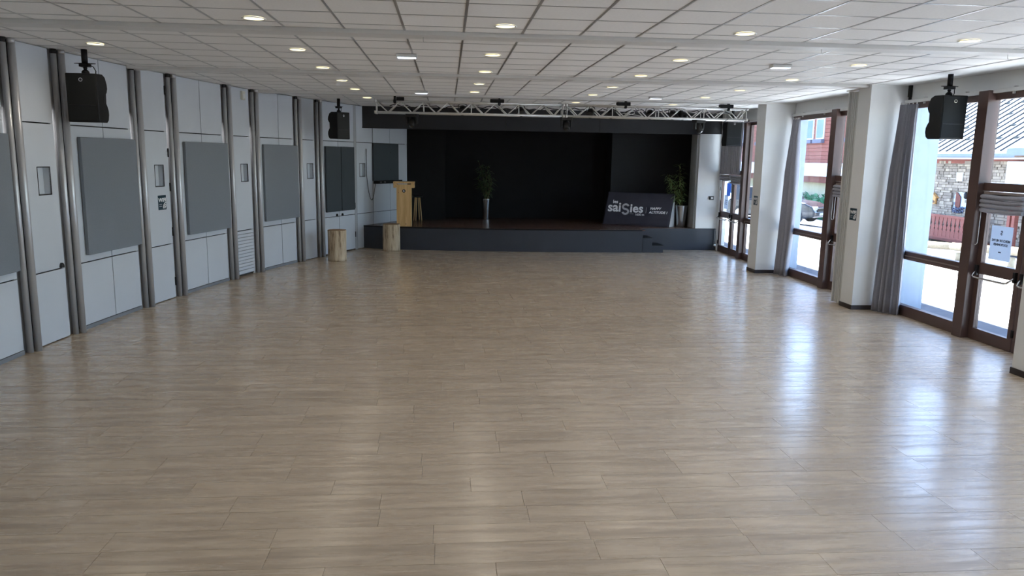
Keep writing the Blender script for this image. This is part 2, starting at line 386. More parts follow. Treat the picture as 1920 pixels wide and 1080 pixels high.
def tile_poly(bm, u0, u1, xa, xb, e=0.008):
    l0 = max(xa + e, arc_x(u0 + e) - 0.03); l1 = max(xa + e, arc_x(u1 - e) - 0.03)
    if l0 >= xb - e or l1 >= xb - e: return []
    q = [(l0, u0 + e), (xb - e, u0 + e), (xb - e, u1 - e), (l1, u1 - e)]
    a = [bm.verts.new((x, y, CEIL - 0.002)) for x, y in q]; t = [bm.verts.new((x, y, CEIL + 0.011)) for x, y in q]
    fs = [bm.faces.new(a[::-1]), bm.faces.new(t)]
    for i in range(4): fs.append(bm.faces.new((a[i], a[(i + 1) % 4], t[(i + 1) % 4], t[i])))
    return fs
for u0, u1, xa, xb in tiles:
    if abs(u1 - u0 - GS) < 1e-3 and xa > arc_x(u0) and xa > arc_x(u1):
        o = bpy.data.objects.new('ceiling_tile', tile_mesh); COL.objects.link(o); o.parent = ceiling; o.location = (xa, u0, CEIL)
    else:
        q = new()
        if tile_poly(q, u0, u1, xa, xb): obj('ceiling_tile', q, 'tile', ceiling)
        else: q.free()
b = new()
for t in trest: tile_poly(b, *t)
o = obj('tile_field', b, 'tile', ceiling); o['kind'] = 'stuff'
# grid bars (24 mm) between the tiles, one bar per run
for (ya, yb, yo) in BAYS[1:]:
    for k in range(-9, 12):
        x = GX0 + GS * k
        yy = [ya + (yb - ya) * i / 40 for i in range(41)]
        yy = [y for y in yy if x > arc_x(y) + 0.01]
        if len(yy) < 2: continue
        bxo('grid_bar', 'gridbar', ceiling, x - 0.012, x + 0.012, yy[0], yy[-1], CEIL - 0.006, CEIL + 0.005)
    for k in range(-2, 12):
        y = yo + GS * k
        if ya + 0.05 < y < yb - 0.05:
            bxo('grid_bar', 'gridbar', ceiling, arc_x(y) + 0.01, X_PL, y - 0.012, y + 0.012, CEIL - 0.0045, CEIL + 0.005)
    bxo('plaster_band', 'plaster', ceiling, X_PL, XR, ya, yb, CEIL - 0.01, CEIL + 0.01)
for i, (ya, yb) in enumerate(BEAMS):
    b = new(); box(b, arc_x(ya) + 0.0, XR, ya, yb, 3.648, CEIL + 0.01)
    nm = ['a beam behind the camera', 'shallow white ceiling beam above the camera', 'shallow white ceiling beam nearest the camera, between first and second tile bays', 'shallow white ceiling beam, second from the camera', 'shallow white ceiling beam carrying the lighting truss']
    tag(obj('trim_%d' % (i + 1), b, 'beam', bevel=0.004), nm[i], 'ceiling beam', kind='structure')
# little white hooks under the beams
hb = new(); path(hb, [(0, 0, 0), (0, 0, -0.035), (0.006, 0, -0.05), (0.018, 0, -0.055), (0.026, 0, -0.045)], 0.004, 6)
hook_mesh = mesh_of(hb, 'ceiling_hook'); hook_mesh.materials.append(MATS['plastic_white'])
HOOKS = [(-0.25, 8.25, 'left of centre on the nearest beam'), (4.05, 8.25, 'right of centre on the nearest beam'), (6.2, 8.25, 'near the right end of the nearest beam'), (2.85, 12.25, 'on the second beam, right of centre'), (-0.42, 12.25, 'on the second beam, left of centre'), (-3.1, 12.25, 'on the second beam near the left wall')]
for x, y, s in HOOKS:
    o = bpy.data.objects.new('ceiling_hook', hook_mesh); COL.objects.link(o); o.location = (x, y, 3.65)
    tag(o, 'small white hook ' + s, 'hook', 'white hooks under the ceiling beams')

# left wall --------------------------------------------------------------
b = new(); n_ = 60; ya, yb = Y_BACK - 0.1, 22.5
st = [arc_p(ya + (yb - ya) * i / n_, -0.14) for i in range(n_ + 1)]
so = [arc_p(ya + (yb - ya) * i / n_, -0.34) for i in range(n_ + 1)]
def strip(bm, pts, outs, z0, z1):
    A = [bm.verts.new((p.x, p.y, z0)) for p in pts]; B = [bm.verts.new((p.x, p.y, z1)) for p in pts]
    C_ = [bm.verts.new((p.x, p.y, z0)) for p in outs]; D = [bm.verts.new((p.x, p.y, z1)) for p in outs]
    for i in range(len(pts) - 1):
        bm.faces.new((A[i], A[i + 1], B[i + 1], B[i])); bm.faces.new((C_[i], D[i], D[i + 1], C_[i + 1])); bm.faces.new((B[i], B[i + 1], D[i + 1], D[i])); bm.faces.new((A[i], C_[i], C_[i + 1], A[i + 1]))
    bm.faces.new((A[0], B[0], D[0], C_[0])); bm.faces.new((A[-1], C_[-1], D[-1], B[-1]))
strip(b, st, so, -0.03, CEIL + 0.02)
wall_left = tag(obj('wall_left', b, 'joint_dark'), 'curved left wall of white panels with steel tubes', 'wall', kind='structure')
def frame_at(y1, y2):
    """local frame on the wall: x along the wall away from the camera, +y into the wall, z up; origin mid-span on the arc"""
    p, q = arc_p(y1), arc_p(y2); t = (q - p); ln = t.length; return (p + q) / 2, math.atan2(t.y, t.x), ln
JG = 0.008
RAIL = (0.92, 2.76)
TUBES = [2.62, 3.62, 5.35, 6.35, 7.8 - 0.05, 9.51, 10.49, 12.31, 13.315, 15.08, 16.04, 17.69, 18.535]
# panels that are part of the wall: wide bays
def wall_panel(parent, y1, y2, z0, z1, m='wall_white', name='wall_panel', n=0.0, hole=None, th=0.02):
    c, a, ln = frame_at(y1, y2); b = new(); h = ln / 2 - JG
    if hole:
        hx0, hx1, hz0, hz1 = hole
        box(b, -h, hx0, 0, th, z0, z1); box(b, hx1, h, 0, th, z0, z1); box(b, hx0, hx1, 0, th, z0, hz0); box(b, hx0, hx1, 0, th, hz1, z1)
    else: box(b, -h, h, 0, th, z0, z1)
    o = obj(name, b, m, parent, (c.x, c.y, 0), a); return o
def rows(z0=0.06):
    return [(z0, RAIL[0] - JG), (RAIL[0] + JG, RAIL[1] - JG), (RAIL[1] + JG, CEIL - 0.012)]
def wide_bay(y1, y2, seam, z0=0.06):
    for a_, b_ in ((y1, seam), (seam, y2)):
        for (q0, q1) in rows(z0): wall_panel(wall_left, a_, b_, q0, q1)
    # dark fillets in the horizontal joints
def tube_pair(yt):
    p = arc_p(yt, 0.06); q = arc_p(yt - 0.085, 0.012)
    for P, rad, nm in ((q, 0.036, 'steel_tube'), (p, 0.041, 'steel_tube')):
        b = new(); tube(b, (0, 0, 0.0), (0, 0, CEIL - 0.06), rad, seg=20); obj(nm, b, 'steel', wall_left, (P.x, P.y, 0))
        b = new(); tube(b, (0, 0, CEIL - 0.06), (0, 0, CEIL - 0.003), rad + 0.002, seg=20); obj('tube_top', b, 'steel_dark' if rad < 0.04 else 'steel', wall_left, (P.x, P.y, 0))  # top of the recessed tube darkened: its shadow put into the colour
    c, a, ln = frame_at(yt - 0.17, yt + 0.06); b = new(); box(b, -ln / 2, ln / 2, 0.05, 0.07, 0, CEIL - 0.005); obj('jamb_strip', b, 'jamb', wall_left, (c.x, c.y, 0), a)
for yt in TUBES: tube_pair(yt)
ZB, ZF = 0.185, 0.055     # tube zone runs from yt-ZB to yt+ZF
wide = [(3.62, 5.35), (6.35, 7.75), (7.75, 9.51), (10.49, 12.31), (13.315, 15.08), (16.04, 17.69)]
seams = [None, None, None, 11.42, 14.19, 16.93]
for (p, q), s in zip(wide, seams): wide_bay(p + ZF, q - ZB, s or (p + q) / 2 - 0.05)
wide_bay(Y_BACK, 1.0, -0.5); wide_bay(1.0, 2.62 - ZB, 1.8)
wide_bay(20.86, 22.40, 21.62, 0.60)
# skirting of the curved wall
def skirting(y1, y2):
    c, a, ln = frame_at(y1, y2); b = new(); box(b, -ln / 2, ln / 2, -0.006, 0.02, 0, 0.052); return b, c, a
bl = thing('baseboard_left', 'thin grey skirting along the curved left wall', 'baseboard', kind='structure')
for (p, q) in wide:
    for u, v in ((p + ZF, (p + q) / 2), ((p + q) / 2, q - ZB)):
        b, c, a = skirting(u, v); obj('skirting_strip', b, 'baseboard_grey', bl, (c.x, c.y, 0), a)

# left wall doors (narrow bays): panels, recessed grip, hinges, lock
def niche_door(i, y1, y2, ny, label, z0=0.012, hinges=False, lock=False, louvre=False):
    d = thing('door_%d' % i, label, 'door', kind='structure')
    c, a, ln = frame_at(y1, y2)
    t = Vector((math.cos(a), math.sin(a), 0)); nx = (arc_p(ny) - c).dot(t)
    rs = rows(z0)
    hole = (nx - 0.125, nx + 0.125, 1.885, 2.215)
    if louvre:
        zz = RAIL[0] - JG; n = 12; hh = (zz - 0.13) / n
        for k in range(n):
            b = new(); h = ln / 2 - JG; z = 0.13 + k * hh
            prism(b, [(0.0, z + 0.004), (0.0, z + hh - 0.008), (0.018, z + hh - 0.002), (0.02, z + 0.004)], lambda y, z_: (-h, y, z_), lambda y, z_: (h, y, z_))
            obj('louvre_slat', b, 'wall_white', d, (c.x, c.y, 0), a)
        wall_panel(d, y1, y2, 0.055, 0.125, name='door_panel')
    else: wall_panel(d, y1, y2, *rs[0], name='door_panel')
    wall_panel(d, y1, y2, *rs[1], name='door_panel', hole=hole); wall_panel(d, y1, y2, *rs[2], name='door_panel')
    b = new(); x0, x1, z0_, z1_ = hole; D = 0.085
    for q in (((x0, 0, z0_), (x0, D, z0_), (x0, D, z1_), (x0, 0, z1_)), ((x1, 0, z0_), (x1, 0, z1_), (x1, D, z1_), (x1, D, z0_)), ((x0, 0, z1_), (x0, D, z1_), (x1, D, z1_), (x1, 0, z1_)), ((x0, 0, z0_), (x1, 0, z0_), (x1, D, z0_), (x0, D, z0_)), ((x0, D, z0_), (x1, D, z0_), (x1, D, z1_), (x0, D, z1_))):
        b.faces.new([b.verts.new(v) for v in q])
    obj('recessed_grip', b, 'wall_white', d, (c.x, c.y, 0), a)
    b = new(); e = 0.012
    for bx in ((x0 - e, x1 + e, z1_, z1_ + e), (x0 - e, x1 + e, z0_ - e, z0_), (x0 - e, x0, z0_, z1_), (x1, x1 + e, z0_, z1_)): box(b, bx[0], bx[1], -0.003, 0.01, bx[2], bx[3])
    obj('grip_rim', b, 'steel_dark', d, (c.x, c.y, 0), a)
    if hinges:
        for z in (0.28, 1.12, 1.86, 2.42, 3.42):
            b = new(); tube(b, (ln / 2 - 0.006, -0.006, z - 0.07), (ln / 2 - 0.006, -0.006, z + 0.07), 0.012, seg=10); obj('hinge', b, 'black_metal', d, (c.x, c.y, 0), a)
    if lock:
        b = new(); lx = lock if lock is not True else ln / 2 - 0.12
        prism(b, [(lx + 0.035 * math.cos(t_), RAIL[0] + 0.012 + 0.06 * math.sin(t_)) for t_ in [PI * k / 10 for k in range(11)]], lambda x, z: (x, -0.03, z), lambda x, z: (x, 0.002, z))
        obj('latch', b, 'black_plastic', d, (c.x, c.y, 0), a, bevel=0.004)
    return d
niche_door(1, 9.51 + ZF, 10.49 - ZB, 10.02, 'white wall door nearest the camera, recessed grip, between steel tubes', lock=0.28)
niche_door(2, 12.31 + ZF, 13.315 - ZB, 12.84, 'white wall door carrying the wifi sign, black hinges', hinges=True, lock=-0.34)
niche_door(3, 15.08 + ZF, 16.04 - ZB, 15.6, 'white wall door with louvred lower panel', louvre=True)
niche_door(4, 17.69 + ZF, 18.535 - ZB, 18.14, 'white wall panel door behind the log stool, beside double door')
niche_door(5, 20.12, 20.84, 20.37, 'white wall door at the stage corner, with hanging cable', z0=0.012)
niche_door(12, 2.62 + ZF, 3.62 - ZB, 3.1, 'white wall door behind the camera'); niche_door(13, 5.35 + ZF, 6.35 - ZB, 5.8, 'white wall door beside the camera')
# double door W4
d = thing('door_6', 'white double door under two dark acoustic panels, next to the stage', 'door', kind='structure')
ym = 19.33
for (p, q) in ((18.535 + ZF, ym), (ym, 20.02)):
    for (z0, z1) in rows(0.03): wall_panel(d, p, q, z0, z1, name='door_leaf_panel')
c, a, ln = frame_at(20.02, 20.12); b = new(); box(b, -ln / 2, ln / 2, 0.0, 0.02, 0, CEIL - 0.01); obj('door_jamb', b, 'jamb', d, (c.x, c.y, 0), a)
for yy in (ym - 0.12, ym + 0.12):
    P = arc_p(yy); b = new()
    prism(b, [(0.03 * math.cos(PI * k / 10), RAIL[0] + 0.012 + 0.055 * math.sin(PI * k / 10)) for k in range(11)], lambda x, z: (x, -0.03, z), lambda x, z: (x, 0.002, z))
    obj('latch', b, 'black_plastic', d, (P.x, P.y, 0), frame_at(yy - .1, yy + .1)[1], bevel=0.004)
for z in (0.4, 1.15):
    P = arc_p(20.02, 0.006); b = new(); tube(b, (0, 0, z - 0.07), (0, 0, z + 0.07), 0.012, seg=10); obj('hinge', b, 'black_metal', d, (P.x, P.y, 0))

# acoustic panels (things hung on the wall)
def acoustic(y1, y2, z0, z1, label, m='acoustic', th=0.06, holes=()):
    c, a, ln = frame_at(y1, y2)
    t = thing('acoustic_panel', label, 'acoustic panel', (c.x, c.y, z0), a, 'acoustic panels on the left wall')
    b = new(); box(b, -ln / 2, ln / 2, -th, -0.012, 0, z1 - z0); obj('fabric_panel', b, m, t, bevel=0.006)
    for x in (-ln / 2 + 0.15, ln / 2 - 0.15): bxo('mounting_batten', 'joint_dark', t, x - 0.03, x + 0.03, -0.013, -0.0005, 0.1, z1 - z0 - 0.1)
    for hx, hz in holes:
        b = new(); tube(b, (hx, -th - 0.003, hz), (hx, -th + 0.01, hz), 0.022, seg=14); obj('fixing_button', b, 'black_plastic', t)
    return t
acoustic(7.95, 9.31, 1.02, 2.61, 'grey square acoustic panel cut by the left picture edge')
acoustic(10.78, 12.14, 1.02, 2.61, 'grey acoustic panel nearest the camera seen whole, below black loudspeaker')
acoustic(13.57, 14.96, 1.02, 2.61, 'grey acoustic panel between the wifi door and the louvred door')
acoustic(16.26, 17.57, 1.03, 2.62, 'grey acoustic panel just past the louvred door')
acoustic(18.73, 19.36, 1.05, 2.63, 'dark grey acoustic panel on left leaf of double door', 'acoustic_dark')
acoustic(19.385, 19.95, 1.05, 2.63, 'dark grey acoustic panel on right leaf of double door', 'acoustic_dark')
acoustic(20.80, 21.92, 1.76, 2.75, 'grey screen panel with two black buttons above the stage', 'acoustic_dark', 0.07, holes=((0.2, 0.76), (0.2, 0.30)))

# right wall: piers, lintels ------------------------------------------------
def pier(y0, y1, x0=6.8, x1=8.05, label='', nm='wall_pier'):
    t = thing(nm, label, 'pier', kind='structure')
    b = new(); box(b, x0, XR + 0.12, y0, y1, 0, CEIL + 0.01); obj('pier_body', b, 'plaster', t)
    b = new(); box(b, XR + 0.12, x1, y0 + 0.02, y1 - 0.02, -0.1, CEIL + 0.4); obj('outer_pier', b, 'outer_shade_blue', t)
    b = new(); box(b, x0 - 0.012, XR, y0 - 0.012, y1 + 0.012, 0, 0.075); obj('skirting', b, 'baseboard_dark', t)
    return t
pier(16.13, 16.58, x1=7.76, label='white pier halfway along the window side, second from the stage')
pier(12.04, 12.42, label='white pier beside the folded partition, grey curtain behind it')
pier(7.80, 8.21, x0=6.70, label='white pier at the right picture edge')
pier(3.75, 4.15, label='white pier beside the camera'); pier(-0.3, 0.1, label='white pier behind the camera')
b = new()
box(b, XR, XR + 0.3, Y_BACK, Y_STAGE + 0.5, 3.44, CEIL + 0.02)
tag(obj('wall_right', b, 'plaster'), 'white lintel strip above the windows', 'wall', kind='structure')
b = new(); box(b, arc_x(Y_BACK) - 0.4, XR + 0.3, Y_BACK - 0.2, Y_BACK, 0, CEIL + 0.02)
tag(obj('wall_back', b, 'plaster'), 'plain white wall behind the camera', 'wall', kind='structure')
b = new(); box(b, arc_x(Y_BACK) - 0.5, XR + 1.5, Y_BACK - 0.2, 25.6, CEIL + 0.42, CEIL + 0.6)
box(b, XR + 0.3, XR + 0.5, Y_BACK, 24, CEIL, CEIL + 0.42)
tag(obj('roof_slab', b, 'stucco_white'), 'roof slab with eaves overhanging the windows', 'roof', kind='structure')

# windows and doors of the right wall ------------------------------------------------
FX0, FX1 = 7.415, 7.485
def rail(parent, y0, y1, z0, z1, x0=FX0, x1=FX1, name='frame_rail', m='frame_brown'):
    return bxo(name, m, parent, x0, x1, min(y0, y1), max(y0, y1), z0, z1, bevel=0.004)
def pane(parent, y0, y1, z0, z1, x=7.45):
    return bxo('glass_pane', 'glass', parent, x - 0.004, x + 0.004, min(y0, y1), max(y0, y1), z0, z1)
Z_TOP = 3.44
def fixed_window(i, y0, y1, label):
    w_ = thing('window_%d' % i, label, 'window', kind='structure')
    f = 0.05
    rail(w_, y0, y1, 0, 0.17, 7.39, 7.50, 'bottom_rail'); rail(w_, y0, y1, 3.31, Z_TOP, name='top_rail')
    rail(w_, y0, y0 + f, 0.17, 3.31, name='side_stile'); rail(w_, y1 - f, y1, 0.17, 3.31, name='side_stile')
    rail(w_, y0 + f, y1 - f, 0.915, 0.965, 7.385, 7.49, 'middle_rail'); rail(w_, y0 + f, y1 - f, 0.965, 0.985, 7.40, 7.49, 'rail_strip', 'frame_strip'); rail(w_, y0 + f, y1 - f, 0.985, 1.045, 7.395, 7.49, 'middle_rail')
    pane(w_, y0 + f, y1 - f, 0.17, 0.915); pane(w_, y0 + f, y1 - f, 1.045, 3.31)
    return w_
def post(parent, y0, y1): return bxo('mullion_post', 'frame_brown', parent, 7.31, 7.50, y0, y1, 0, Z_TOP, bevel=0.006)
def door_leaf(i, y0, y1, label, bar=True, flip=False):
    d_ = thing('door_%d' % i, label, 'door', kind='structure')
    s = 0.085
    rail(d_, y0, y1, 0.003, 0.17, name='bottom_rail'); rail(d_, y0, y1, 1.98, 2.08, name='top_rail')
    rail(d_, y0, y0 + s, 0.17, 1.98, name='door_stile'); rail(d_, y1 - s, y1, 0.17, 1.98, name='door_stile')
    rail(d_, y0 + s, y1 - s, 0.94, 1.10, name='middle_rail')
    pane(d_, y0 + s, y1 - s, 0.17, 0.94); pane(d_, y0 + s, y1 - s, 1.10, 1.98)
    rail(d_, y0, y1, 2.09, 2.20, 7.39, 7.49, 'transom_bar'); pane(d_, y0 + 0.03, y1 - 0.03, 2.20, 3.31); rail(d_, y0, y1, 3.31, Z_TOP, name='top_rail')
    if bar:
        b = new(); z = 0.98
        path(b, [(7.41, y0 + 0.05, z + 0.02), (7.35, y0 + 0.06, z - 0.03), (7.315, y0 + 0.09, z - 0.07), (7.31, y0 + 0.13, z - 0.08), (7.31, y1 - 0.13, z - 0.08), (7.315, y1 - 0.09, z - 0.07), (7.35, y1 - 0.06, z - 0.03), (7.41, y1 - 0.05, z + 0.02)], 0.013, 8)
        pbar = obj('push_bar', b, 'chrome', d_)
        for yy in (y0 + 0.05, y1 - 0.05):
            b = new(); box(b, 7.375, 7.416, yy - 0.022, yy + 0.022, z - 0.06, z + 0.08); obj('bar_bracket', b, 'black_metal', pbar, bevel=0.005)
    for z in (0.25, 1.7):
        b = new(); yy = y1 if flip else y0
        tube(b, (7.408, yy, z - 0.05), (7.408, yy, z + 0.05), 0.011, seg=8); obj('hinge', b, 'black_metal', d_)
    return d_
w1 = fixed_window(1, 10.2, 12.02, 'tall window with grey curtain and loudspeaker in front, nearest the camera'); post(w1, 10.0, 10.2)
door_leaf(7, 9.16, 9.99, 'brown glazed door with white paper notice, at right edge'); door_leaf(8, 8.23, 9.14, 'brown glazed door behind the pier at right picture edge', flip=True)
w2 = fixed_window(2, 14.28, 16.12, 'tall window between the two white piers, with loose curtain'); post(w2, 14.08, 14.28)
door_leaf(9, 13.26, 14.07, 'brown glazed door partly hidden behind the folding partition'); door_leaf(14, 12.44, 13.24, 'brown glazed door fully behind the folding partition', flip=True)
w3 = fixed_window(3, 16.6, 18.45, 'tall window nearest the stage, seen past the far pier'); post(w3, 18.45, 18.62)
door_leaf(10, 18.63, 19.36, 'brown glazed door beside the mullion nearest the stage'); door_leaf(11, 19.38, 20.24, 'brown glazed door closest to the stage, with posted papers', flip=True)
w4 = fixed_window(4, 6.0, 7.78, 'tall window beside the camera'); post(w4, 5.82, 6.0); door_leaf(15, 4.95, 5.81, 'brown glazed door beside the camera'); door_leaf(16, 4.17, 4.94, 'second brown glazed door beside the camera', flip=True)
w5 = fixed_window(5, 2.0, 3.73, 'tall window behind the camera'); post(w5, 1.82, 2.0); door_leaf(17, 0.95, 1.81, 'brown glazed door behind the camera'); door_leaf(18, 0.12, 0.94, 'second brown glazed door behind the camera', flip=True)
b = new(); box(b, XR - 0.05, XR + 0.2, Y_BACK, -0.3, 0, CEIL); tag(obj('wall_right_rear', b, 'plaster'), 'white wall behind the camera on the window side', 'wall', kind='structure')
# curtain rails under the lintels
for i, (p, q, lab) in enumerate([(8.22, 12.03, 'white curtain rail above window nearest the camera'), (12.43, 16.12, 'white curtain rail above window between the piers'), (16.59, 20.25, 'white curtain rail above the doors by the stage'), (4.16, 7.79, 'white curtain rail beside the camera')]):
    t = thing('curtain_rail', lab, 'curtain rail', (7.40, p, 3.40), group='white curtain rails')
    bxo('rail_profile', 'rail_white', t, -0.03, 0.045, 0, q - p, 0, 0.05, bevel=0.004)
    for k in range(4):
        y = (q - p) * (k + 0.5) / 4; bxo('rail_bracket', 'rail_white', t, -0.012, 0.045, y - 0.012, y + 0.012, -0.03, 0.07)

# black conduit by the curtain
b = new(); box(b, 7.405, 7.447, 11.965, 12.02, 3.50, 3.69); box(b, 7.415, 7.447, 11.97, 12.01, 3.45, 3.50)
tag(obj('cable_trunking', b, 'black_plastic'), 'short black upright trunking above the grey curtain', 'trunking')

# stage ------------------------------------------------------------------
SZ = 0.60
FRONT = [(-2.36, 20.47), (-1.9, 20.24), (-1.4, 20.08), (-0.8, 19.97), (0.0, 19.87), (0.9, 19.79), (2.0, 19.72), (3.1, 19.69), (4.2, 19.69), (5.15, 19.71)]
stage = thing('stage', 'low dark stage with grey fascia and brown board deck', 'stage', (2.5, 20.4, 0), kind='structure')
sx, sy = 2.5, 20.4
b = new()
A = [b.verts.new((x - sx, y - sy, 0)) for x, y in FRONT]; Bv = [b.verts.new((x - sx, y - sy, SZ - 0.02)) for x, y in FRONT]
A2 = [b.verts.new((x - sx, y - sy + 0.05, 0)) for x, y in FRONT]; B2 = [b.verts.new((x - sx, y - sy + 0.05, SZ - 0.02)) for x, y in FRONT]
for i in range(len(FRONT) - 1):
    b.faces.new((A[i], A[i + 1], Bv[i + 1], Bv[i])); b.faces.new((A2[i], B2[i], B2[i + 1], A2[i + 1])); b.faces.new((Bv[i], Bv[i + 1], B2[i + 1], B2[i]))
b.faces.new((A[-1], A2[-1], B2[-1], Bv[-1])); b.faces.new((A[0], Bv[0], B2[0], A2[0]))
obj('fascia', b, 'stage_fascia', stage)
# nosing strip along the front edge
b = new()
for i in range(len(FRONT) - 1):
    (xa, ya), (xb, yb) = FRONT[i], FRONT[i + 1]
    prism(b, [(-0.012, SZ - 0.03), (-0.012, SZ + 0.004), (0.03, SZ + 0.004), (0.03, SZ - 0.03)], lambda d_, z: (xa - sx, ya - sy + d_, z), lambda d_, z: (xb - sx, yb - sy + d_, z))
obj('nosing', b, 'black_metal', stage)
# recessed right fascia and steps
bxo('fascia', 'stage_fascia', stage, 5.15 - sx, 7.40 - sx, 20.36 - sy, 20.42 - sy, 0, SZ - 0.012)
bxo('fascia', 'stage_fascia', stage, 5.12 - sx, 5.18 - sx, 19.73 - sy, 20.36 - sy, 0, SZ - 0.012)
for k, (xa, xb, h) in enumerate([(5.18, 5.44, 0.40), (5.44, 5.74, 0.20)]):
    s_ = bxo('step', 'stage_fascia', stage, xa - sx, xb - sx, 19.72 - sy, 20.36 - sy, 0, h - 0.01, bevel=0.004)
    bxo('step_nosing', 'black_metal', s_, xa - sx, xb - sx + 0.012, 19.71 - sy, 20.36 - sy, h - 0.012, h)
# deck boards, lengthways towards the back
def front_y(x):
    for (xa, ya), (xb, yb) in zip(FRONT, FRONT[1:]):
        if xa <= x <= xb: return ya + (yb - ya) * (x - xa) / (xb - xa)
    return 20.42 if x > 5.15 else 20.5
xw = -2.36; bw = 0.19
while xw < 7.42:
    xb = min(xw + bw, 7.42)
    b = new(); y0a, y0b = front_y(max(xw, -2.36)) + 0.02, front_y(min(xb, 7.4)) + 0.02
    if xw < 5.15 < xb: y0b = y0a
    p = [(xw + 0.002, y0a), (xb - 0.002, y0b), (xb - 0.002, 23.28), (xw + 0.002, 23.28)]
    prism(b, [(x - sx, y - sy) for x, y in p], lambda x, y: (x, y, SZ - 0.02), lambda x, y: (x, y, SZ))
    obj('deck_board', b, 'deck_wood', stage); xw = xb
bxo('deck_base', 'black_matte', stage, -2.2 - sx, 7.4 - sx, 20.5 - sy, 23.28 - sy, SZ - 0.06, SZ - 0.022)
# header over the stage
HB = 3.15
hd = thing('stage_header', 'long black header panel above the stage opening', 'header', (2.5, Y_STAGE, HB), kind='structure')
xs = [-2.22, 1.55, 4.05, 7.45]
for i in range(3): bxo('header_panel', 'black_header', hd, xs[i] - 2.5 + 0.002, xs[i + 1] - 2.5 - 0.002, 0.0, 0.06, 0.02, CEIL - HB)
bxo('header_edge', 'black_header', hd, -2.22 - 2.5, 7.45 - 2.5, -0.008, 0.08, -0.02, 0.02)
# black stage walls and ceiling
def structure(name, m, label, cat, *boxes):
    b = new()
    for bx in boxes: box(b, *bx)
    return tag(obj(name, b, m), label, cat, kind='structure')
structure('wall_stage_back', 'black_matte', 'black back wall of the stage', 'wall', (-0.1, 5.0, 23.28, 23.4, 0.0, CEIL))
structure('wall_stage_left', 'black_matte', 'black side panel left of the stage back wall', 'wall', (-1.16, -0.1, 22.48, 22.56, 0, CEIL), (-0.14, -0.06, 22.56, 23.28, 0, CEIL))
structure('wall_stage_right', 'black_header', 'dark panel right of the stage back wall', 'wall', (4.86, 7.5, 22.5, 22.58, 0, CEIL), (4.86, 4.94, 22.58, 23.28, 0, CEIL))
structure('ceiling_stage', 'black_matte', 'black ceiling above the stage', 'ceiling', (-2.6, 7.8, Y_STAGE + 0.06, 23.5, CEIL, CEIL + 0.1))
structure('wall_stage_side', 'plaster_grey', 'grey side return of the stage opening, behind the white column', 'wall', (6.76, 6.84, 20.46, 20.95, SZ, HB + 0.3))
structure('wall_stage_column', 'plaster', 'white wall column at the right of the stage', 'wall', (6.8, 7.42, 20.36, 20.46, SZ, HB), (7.40, 7.62, 20.26, 22.6, 0, CEIL))
structure('wall_stage_outer', 'stucco_white', 'outer wall behind the stage', 'wall', (-3, 7.8, 23.5, 23.7, 0, CEIL + 0.4), (-2.6, -2.4, 22.3, 23.6, 0, CEIL), (-2.5, -1.1, 22.56, 22.7, 0, CEIL))

# stage cable and black rack under the screen panel
c, a, ln = frame_at(20.82, 22.0)
t = thing('equipment_shelf', 'slim black equipment bar below the grey screen panel', 'equipment', (c.x, c.y, 1.68), a)
bxo('bar_case', 'black_plastic', t, -0.62, 0.62, -0.16, 0.0, 0.0, 0.085, bevel=0.006)
for x in (-0.50, -0.30):
    b = new(); tube(b, (x, -0.166, 0.045), (x, -0.158, 0.045), 0.016, seg=12); obj('indicator', b, 'plastic_white', t)
P0, P1 = arc_p(20.52, 0.03), arc_p(20.86, 0.06)
b = new(); pts = []
for k in range(25):
    s = k / 24; q = P0.lerp(P1, s); pts.append((q.x, q.y, 1.92 + (1.70 - 1.92) * s - 0.55 * math.sin(PI * s) ** 0.8))
path(b, [(P0.x, P0.y, 2.6)] + pts, 0.008, 6); tag(obj('hanging_cable', b, 'black_plastic'), 'grey cable hanging in a loop beside the black equipment bar', 'cable')

# ------------------------------------------------------------------ things: ceiling lights
def downlight_proto():
    t = thing('downlight', '', 'ceiling light', (0, 0, 0), group='round warm recessed downlights')
    b = new(); lathe(b, [(0.092, -0.001), (0.110, -0.004), (0.114, -0.008), (0.105, -0.012), (0.092, -0.008)], 28, False, False); obj('trim_ring', b, 'plastic_white', t)
    b = new(); lathe(b, [(0.0935, -0.0005), (0.0935, -0.006), (0.0, -0.0062)], 28, True, False); obj('diffuser', b, 'lamp_lit', t)
    ld = bpy.data.lights.new('downlight_lamp', 'SPOT'); ld.energy = LAMP; ld.spot_size = math.radians(160); ld.spot_blend = 1.0; ld.shadow_soft_size = 0.0; ld.color = (1.0, 0.90, 0.76)
    lo = bpy.data.objects.new('downlight_lamp', ld); COL.objects.link(lo); lo.parent = t; lo.location = (0, 0, -0.02)
    return t
dl0 = downlight_proto(); first = True
ORD = ['first', 'second', 'third', 'fourth', 'fifth', 'sixth']
ROWN = {7.66: 'row nearest the camera', 9.79: 'second row from the camera', 11.70: 'third row from the camera', 13.60: 'fourth row from the camera', 15.33: 'fifth row, just before the truss', 17.47: 'row behind the truss', 5.6: 'unseen row above the camera, added for light', 3.5: 'unseen row behind the camera, added for light', 1.4: 'unseen rearmost row, added for light'}
